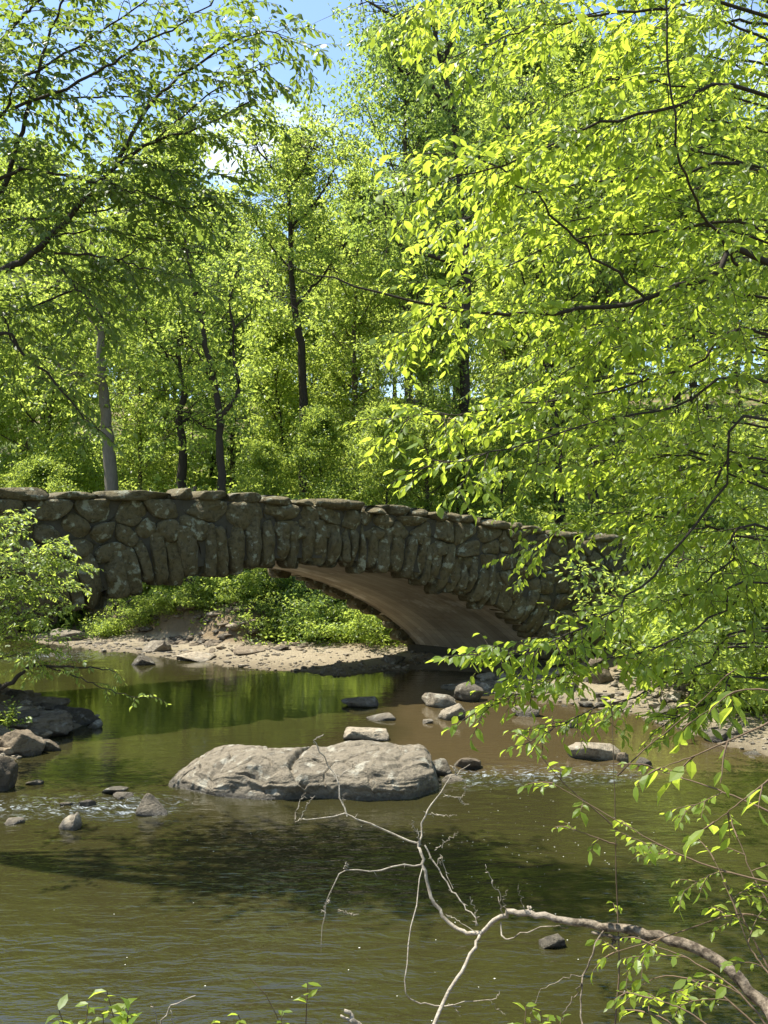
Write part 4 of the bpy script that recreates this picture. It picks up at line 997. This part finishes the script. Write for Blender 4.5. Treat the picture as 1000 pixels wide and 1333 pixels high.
TW = [([(545, 1098, 4.8), (510, 1085, 4.8), (470, 1068, 4.8), (450, 1062, 4.8), (400, 1065, 4.75), (384, 1070, 4.7)], .008, .003),
      ([(452, 1063, 4.8), (442, 1030, 4.85), (436, 1008, 4.9), (418, 982, 4.9), (409, 967, 4.9), (412, 960, 4.9), (421, 956, 4.9)], .006, .003),
      ([(437, 1014, 4.9), (455, 1001, 4.85), (467, 988, 4.8)], .004, .002),
      ([(384, 1068, 4.7), (390, 1045, 4.7), (398, 1032, 4.7)], .003, .0015), ([(392, 1066, 4.7), (402, 1045, 4.7), (410, 1036, 4.7)], .003, .0015),
      ([(551, 1125, 4.75), (520, 1127, 4.7), (480, 1135, 4.65), (447, 1132, 4.6), (430, 1165, 4.6), (422, 1200, 4.6), (418, 1240, 4.6)], .006, .0025),
      ([(430, 1168, 4.6), (424, 1180, 4.6), (418, 1188, 4.58)], .003, .0015), ([(440, 1185, 4.6), (455, 1188, 4.6), (463, 1192, 4.6)], .0025, .0015),
      ([(447, 1131, 4.6), (452, 1126, 4.6), (449, 1122, 4.6)], .004, .002),
      ([(546, 1096, 4.8), (553, 1065, 4.85), (570, 1035, 4.9), (590, 1010, 4.95), (612, 995, 5.0)], .007, .0025),
      ([(548, 1100, 4.8), (543, 1085, 4.8), (536, 1068, 4.8)], .004, .002),
      ([(578, 1033, 4.9), (592, 1038, 4.9), (604, 1035, 4.9), (607, 1012, 4.9)], .003, .0015), ([(594, 1010, 4.95), (592, 1001, 4.95), (590, 998, 4.95)], .003, .002),
      ([(557, 1060, 4.86), (580, 1062, 4.86), (595, 1061, 4.86)], .0025, .0012), ([(597, 1040, 4.9), (602, 1045, 4.9), (606, 1048, 4.9)], .002, .001),
      ([(553, 1100, 4.8), (570, 1130, 4.75), (590, 1162, 4.7), (612, 1185, 4.65), (622, 1205, 4.6)], .006, .004),
      ([(568, 1128, 4.75), (575, 1115, 4.75), (573, 1118, 4.75), (577, 1128, 4.75), (590, 1157, 4.7)], .003, .002),
      ([(566, 1107, 4.78), (580, 1096, 4.78), (596, 1082, 4.78)], .003, .0015),
      ([(620, 1205, 4.6), (618, 1188, 4.58), (612, 1167, 4.56)], .004, .002),
      ([(655, 1190, 4.55), (648, 1165, 4.5), (640, 1145, 4.5), (632, 1125, 4.5)], .004, .0015),
      ([(660, 1190, 4.55), (655, 1172, 4.5), (660, 1160, 4.5)], .003, .0015), ([(683, 1187, 4.5), (678, 1165, 4.5), (675, 1150, 4.5)], .0025, .001),
      ([(625, 1216, 4.6), (615, 1240, 4.5), (590, 1280, 4.4), (560, 1335, 4.3), (540, 1365, 4.2)], .011, .013),
      ([(600, 1310, 4.4), (585, 1308, 4.4), (640, 1300, 4.4), (650, 1290, 4.4)], .004, .002),
      ([(590, 1308, 4.4), (560, 1309, 4.4), (536, 1302, 4.4), (529, 1285, 4.4), (533, 1230, 4.5), (542, 1170, 4.6), (550, 1130, 4.7)], .005, .004),
      ([(636, 1302, 4.4), (650, 1315, 4.4), (658, 1322, 4.4)], .002, .001), ([(592, 1310, 4.4), (600, 1325, 4.4)], .002, .001),
      ([(652, 1200, 4.55), (656, 1222, 4.5), (680, 1214, 4.45), (715, 1207, 4.4), (740, 1208, 4.4)], .006, .003),
      ([(770, 1213, 4.35), (795, 1218, 4.3), (830, 1222, 4.25), (850, 1228, 4.2)], .010, .014),
      ([(800, 1222, 4.3), (797, 1232, 4.3)], .007, .004), ([(690, 1188, 4.5), (689, 1181, 4.5)], .012, .006),
      ([(786, 1212, 4.3), (770, 1240, 4.25), (757, 1290, 4.2), (760, 1340, 4.1)], .006, .005),
      ([(760, 1270, 4.2), (735, 1275, 4.2), (705, 1290, 4.2), (690, 1320, 4.2)], .003, .001), ([(757, 1280, 4.2), (740, 1310, 4.2), (725, 1335, 4.2)], .004, .002),
      ([(620, 1213, 4.6), (598, 1200, 4.62), (580, 1190, 4.65)], .003, .002)]
for l, a, c in TW: tw(l, a, c)
for l, a, c in TW[:20]:                     # short stubs and buds along the twigs
    P = smooth_path(A(l), 24)
    for i in range(3, 22, 4):
        d = unit(rng.normal(0, 1, 3)) * rng.uniform(.008, .03); tb.add(np.array([P[i], P[i] + d * .6, P[i] + d]), .0022, .001, 4)
tb.build('bough', M['dead_wood'], db)

def sapling(name, label, stems, mat, leaf, twigm, cat='sapling', dens=4, start=.2, twig=.3, sub=False, droop=.5):
    rt = empty(name, A(stems[0][:1])[0], label, cat); tb = Tubes(); lv = Leaves()
    for st in stems: spray_limb(tb, lv, A(st), .0055, .0018, leaf, twig, dens, start, sub=sub, droop=droop, jit=.0025, npt=20)
    tb.build('stem', twigm, rt); lv.build('foliage', mat, rt)
sapling('sapling', 'thin upright leafy sapling standing by the dead branch at right',
        [[(800, 1345, 4.2), (806, 1260, 4.25), (804, 1190, 4.3), (802, 1110, 4.3), (800, 1030, 4.3), (797, 930, 4.3)], [(804, 1080, 4.3), (770, 1050, 4.3), (730, 1015, 4.3), (690, 965, 4.3)],
         [(804, 1010, 4.3), (840, 975, 4.25), (900, 925, 4.2), (945, 880, 4.2)], [(803, 1100, 4.3), (770, 1088, 4.3), (740, 1078, 4.3)]], M['leaf_near'], .06, M['twig'], dens=2.0, twig=.13, start=.3)
sapling('sapling', 'low twiggy sapling with dull leaves along the lower right edge',
        [[(1010, 1150, 3.6), (930, 1130, 3.7), (860, 1100, 3.8), (790, 1060, 3.9), (720, 1020, 4.0)], [(1010, 1200, 3.5), (960, 1190, 3.6), (880, 1215, 3.7), (800, 1240, 3.8)], [(1000, 1260, 3.4), (960, 1180, 3.5), (930, 1120, 3.6)],
         [(1010, 1060, 3.5), (940, 1030, 3.6), (880, 1010, 3.7), (850, 1000, 3.7)], [(990, 1340, 3.4), (930, 1290, 3.5), (870, 1270, 3.6), (820, 1290, 3.7)]], M['leaf_near'], .05, M['twig'], dens=6, twig=.26, start=.05, sub=True)
sapling('shrub', 'large leafed branch hanging at the right edge above the water',
        [[(1020, 930, 3.2), (960, 960, 3.2), (900, 985, 3.25), (860, 1000, 3.3)], [(1020, 1000, 3.3), (970, 1040, 3.3), (930, 1070, 3.35)], [(1020, 900, 3.4), (960, 900, 3.5), (900, 940, 3.6)]], M['leaf_near'], .085, M['twig'], 'shrub', dens=6, twig=.22, start=.05)
sapling('shrub', 'leafy shrub filling the lower right corner of the near bank',
        [[(1010, 1350, 3.2), (960, 1290, 3.3), (900, 1250, 3.4), (850, 1230, 3.5)], [(960, 1370, 3.2), (900, 1320, 3.3), (850, 1300, 3.35)], [(1020, 1290, 3.3), (980, 1240, 3.4), (960, 1190, 3.45)], [(900, 1370, 3.3), (870, 1330, 3.3), (840, 1318, 3.4)],
         [(1030, 1220, 3.6), (985, 1150, 3.7), (960, 1090, 3.8)]], M['leaf_near'], .05, M['twig'], 'shrub', dens=9, twig=.24, start=.1, sub=True)
def plantlet(px, py, Y, label, n, leaf, spread=.10, up=.6, mat='leaf_near'):
    top = at(px, py, Y); rt = empty('plant', (top[0], top[1], gz(top[0], top[1]) - .02), label, 'plant'); b = np.array(rt.location); tb = Tubes(); lv = Leaves()
    for i in range(n):
        e = top + rng.normal(0, 1, 3) * (spread, spread, spread * .35); m = (b + e) / 2 + rng.normal(0, .05, 3)
        Pp = smooth_path([b + rng.normal(0, .003, 3) * (1, 1, 0), m, e], 8); tb.add(Pp, .004, .002, 5)
        k = 5; a = rng.uniform(0, 6.3) + np.arange(k) * 2.4
        D = np.stack([np.cos(a), np.sin(a), rng.uniform(-.2, up, k)], 1); lv.add(np.repeat(e[None], k, 0) - np.outer(np.arange(k), (0, 0, .02)), D, rng.normal(0, .3, (k, 3)) + (0, 0, 1), leaf * rng.uniform(.6, 1.1, k))
    tb.build('stem', M['twig'], rt); lv.build('foliage', M[mat], rt)
plantlet(112, 1342, 3.6, 'broad leafed bright plant at the bottom left of the near bank', 8, .075, .12)
plantlet(165, 1330, 3.6, 'upright bright plant with pointed leaves at the bottom edge', 8, .07, .05, 1.2)
plantlet(345, 1334, 3.6, 'small fresh green plant at the bottom centre of the near bank', 9, .05, .10)
plantlet(402, 1280, 3.7, 'single thin stem topped by a few green leaves at bottom centre', 1, .055, .01)
plantlet(700, 1328, 3.5, 'small leafy plant at the bottom edge right of centre', 6, .06, .09)
st = empty('dry_twig', at(215, 1345, 3.6), 'dry forked twig sticking up at the bottom left edge', 'twig')
tb = Tubes(); tw([(205, 1345, 3.6), (215, 1322, 3.6), (232, 1305, 3.6), (255, 1296, 3.6)], .005, .002, 10); tw([(208, 1340, 3.6), (200, 1318, 3.6), (196, 1306, 3.6)], .004, .0015, 8); tw([(228, 1335, 3.6), (224, 1322, 3.6), (222, 1315, 3.6)], .003, .0015, 6)
tb.build('bough', M['dead_wood'], st)
st = empty('dry_twig', at(370, 1325, 3.7), 'thin straight dry stem leaning over the water at bottom centre', 'twig')
tb = Tubes(); tw([(372, 1345, 3.7), (350, 1300, 3.7), (323, 1270, 3.7)], .003, .0015, 8); tb.build('stem', M['twig'], st)
st = empty('wood_stump', at(455, 1350, 3.5), 'broken weathered branch end at the bottom edge of the picture', 'branch')
tb = Tubes(); tw([(480, 1350, 3.5), (462, 1330, 3.5), (448, 1316, 3.5)], .022, .010, 9, 8); tw([(470, 1340, 3.5), (452, 1326, 3.5), (444, 1322, 3.5)], .012, .006, 8); tb.build('bough', M['dead_wood'], st)

# petals and foam flecks drifting on the water (uncountable)
n = 150; px = np.concatenate([rng.normal(690, 90, n), rng.uniform(0, 1000, n // 3)]); py = np.concatenate([rng.normal(1080, 60, n), rng.uniform(1000, 1330, n // 3)])
Q = np.array([onz(a, max(b_, 985), .004) for a, b_ in zip(px, py)]); d = creek_sd(Q[:, 0], Q[:, 1]); Q = Q[d < -.1]; n = len(Q)
a = rng.uniform(0, 6.3, n)
tag(leaf_mesh('floating_petals', Q, np.stack([np.cos(a), np.sin(a), 0 * a], 1), np.tile([0, 0, 1.], (n, 1)), rng.uniform(.006, .016, n), .7, (T_FAR[0] * (1, 1, .1), T_FAR[1]), M['petal'], None), kind='stuff')

# ------------------------------------------------------------------ light
SUN_DIR = unit(np.array([-.76, .24, 1.75]))         # towards the sun
sd = bpy.data.lights.new('sun', 'SUN'); sd.energy = 5.0; sd.angle = R(.53); sd.color = (1, .95, .86)
so = bpy.data.objects.new('sun', sd); COL.objects.link(so)
so.rotation_euler = Vector(-SUN_DIR).to_track_quat('-Z', 'Y').to_euler(); so.location = (0, 0, 30)
wd = bpy.data.worlds.new('World'); S.world = wd; wd.use_nodes = True; nt = wd.node_tree; nt.nodes.clear()
sky = nt.nodes.new('ShaderNodeTexSky'); sky.sky_type = 'NISHITA'; sky.sun_disc = False
sky.sun_elevation = math.asin(SUN_DIR[2]); sky.sun_rotation = math.atan2(SUN_DIR[0], SUN_DIR[1]); sky.air_density = 1.2; sky.dust_density = .4; sky.ozone_density = 2.5
bg = nt.nodes.new('ShaderNodeBackground'); bg.inputs[1].default_value = .10
tc = nt.nodes.new('ShaderNodeTexCoord'); mp = nt.nodes.new('ShaderNodeMapping'); mp.inputs['Scale'].default_value = (1, 1, 2.2)
no = nt.nodes.new('ShaderNodeTexNoise'); no.inputs['Scale'].default_value = 3.2; no.inputs['Detail'].default_value = 8; no.inputs['Roughness'].default_value = .58
rp = nt.nodes.new('ShaderNodeValToRGB'); rp.color_ramp.elements[0].position = .55; rp.color_ramp.elements[1].position = .78
mx = nt.nodes.new('ShaderNodeMix'); mx.data_type = 'RGBA'; mx.inputs[7].default_value = (7.5, 7.8, 8.2, 1)
ou = nt.nodes.new('ShaderNodeOutputWorld'); lk = nt.links.new
lk(tc.outputs['Generated'], mp.inputs['Vector']); lk(mp.outputs[0], no.inputs['Vector']); lk(no.outputs['Fac'], rp.inputs[0])
lk(rp.outputs[0], mx.inputs[0]); lk(sky.outputs[0], mx.inputs[6]); lk(mx.outputs[2], bg.inputs[0]); lk(bg.outputs[0], ou.inputs[0])

S.view_settings.view_transform = 'Standard'; S.view_settings.look = 'None'; S.view_settings.exposure = 1.42; S.view_settings.gamma = 1
S.render.engine = 'CYCLES'; cy = S.cycles
cy.max_bounces = 6; cy.diffuse_bounces = 3; cy.glossy_bounces = 3; cy.transmission_bounces = 4; cy.transparent_max_bounces = 4
cy.caustics_reflective = True; cy.caustics_refractive = False; cy.sample_clamp_indirect = 6
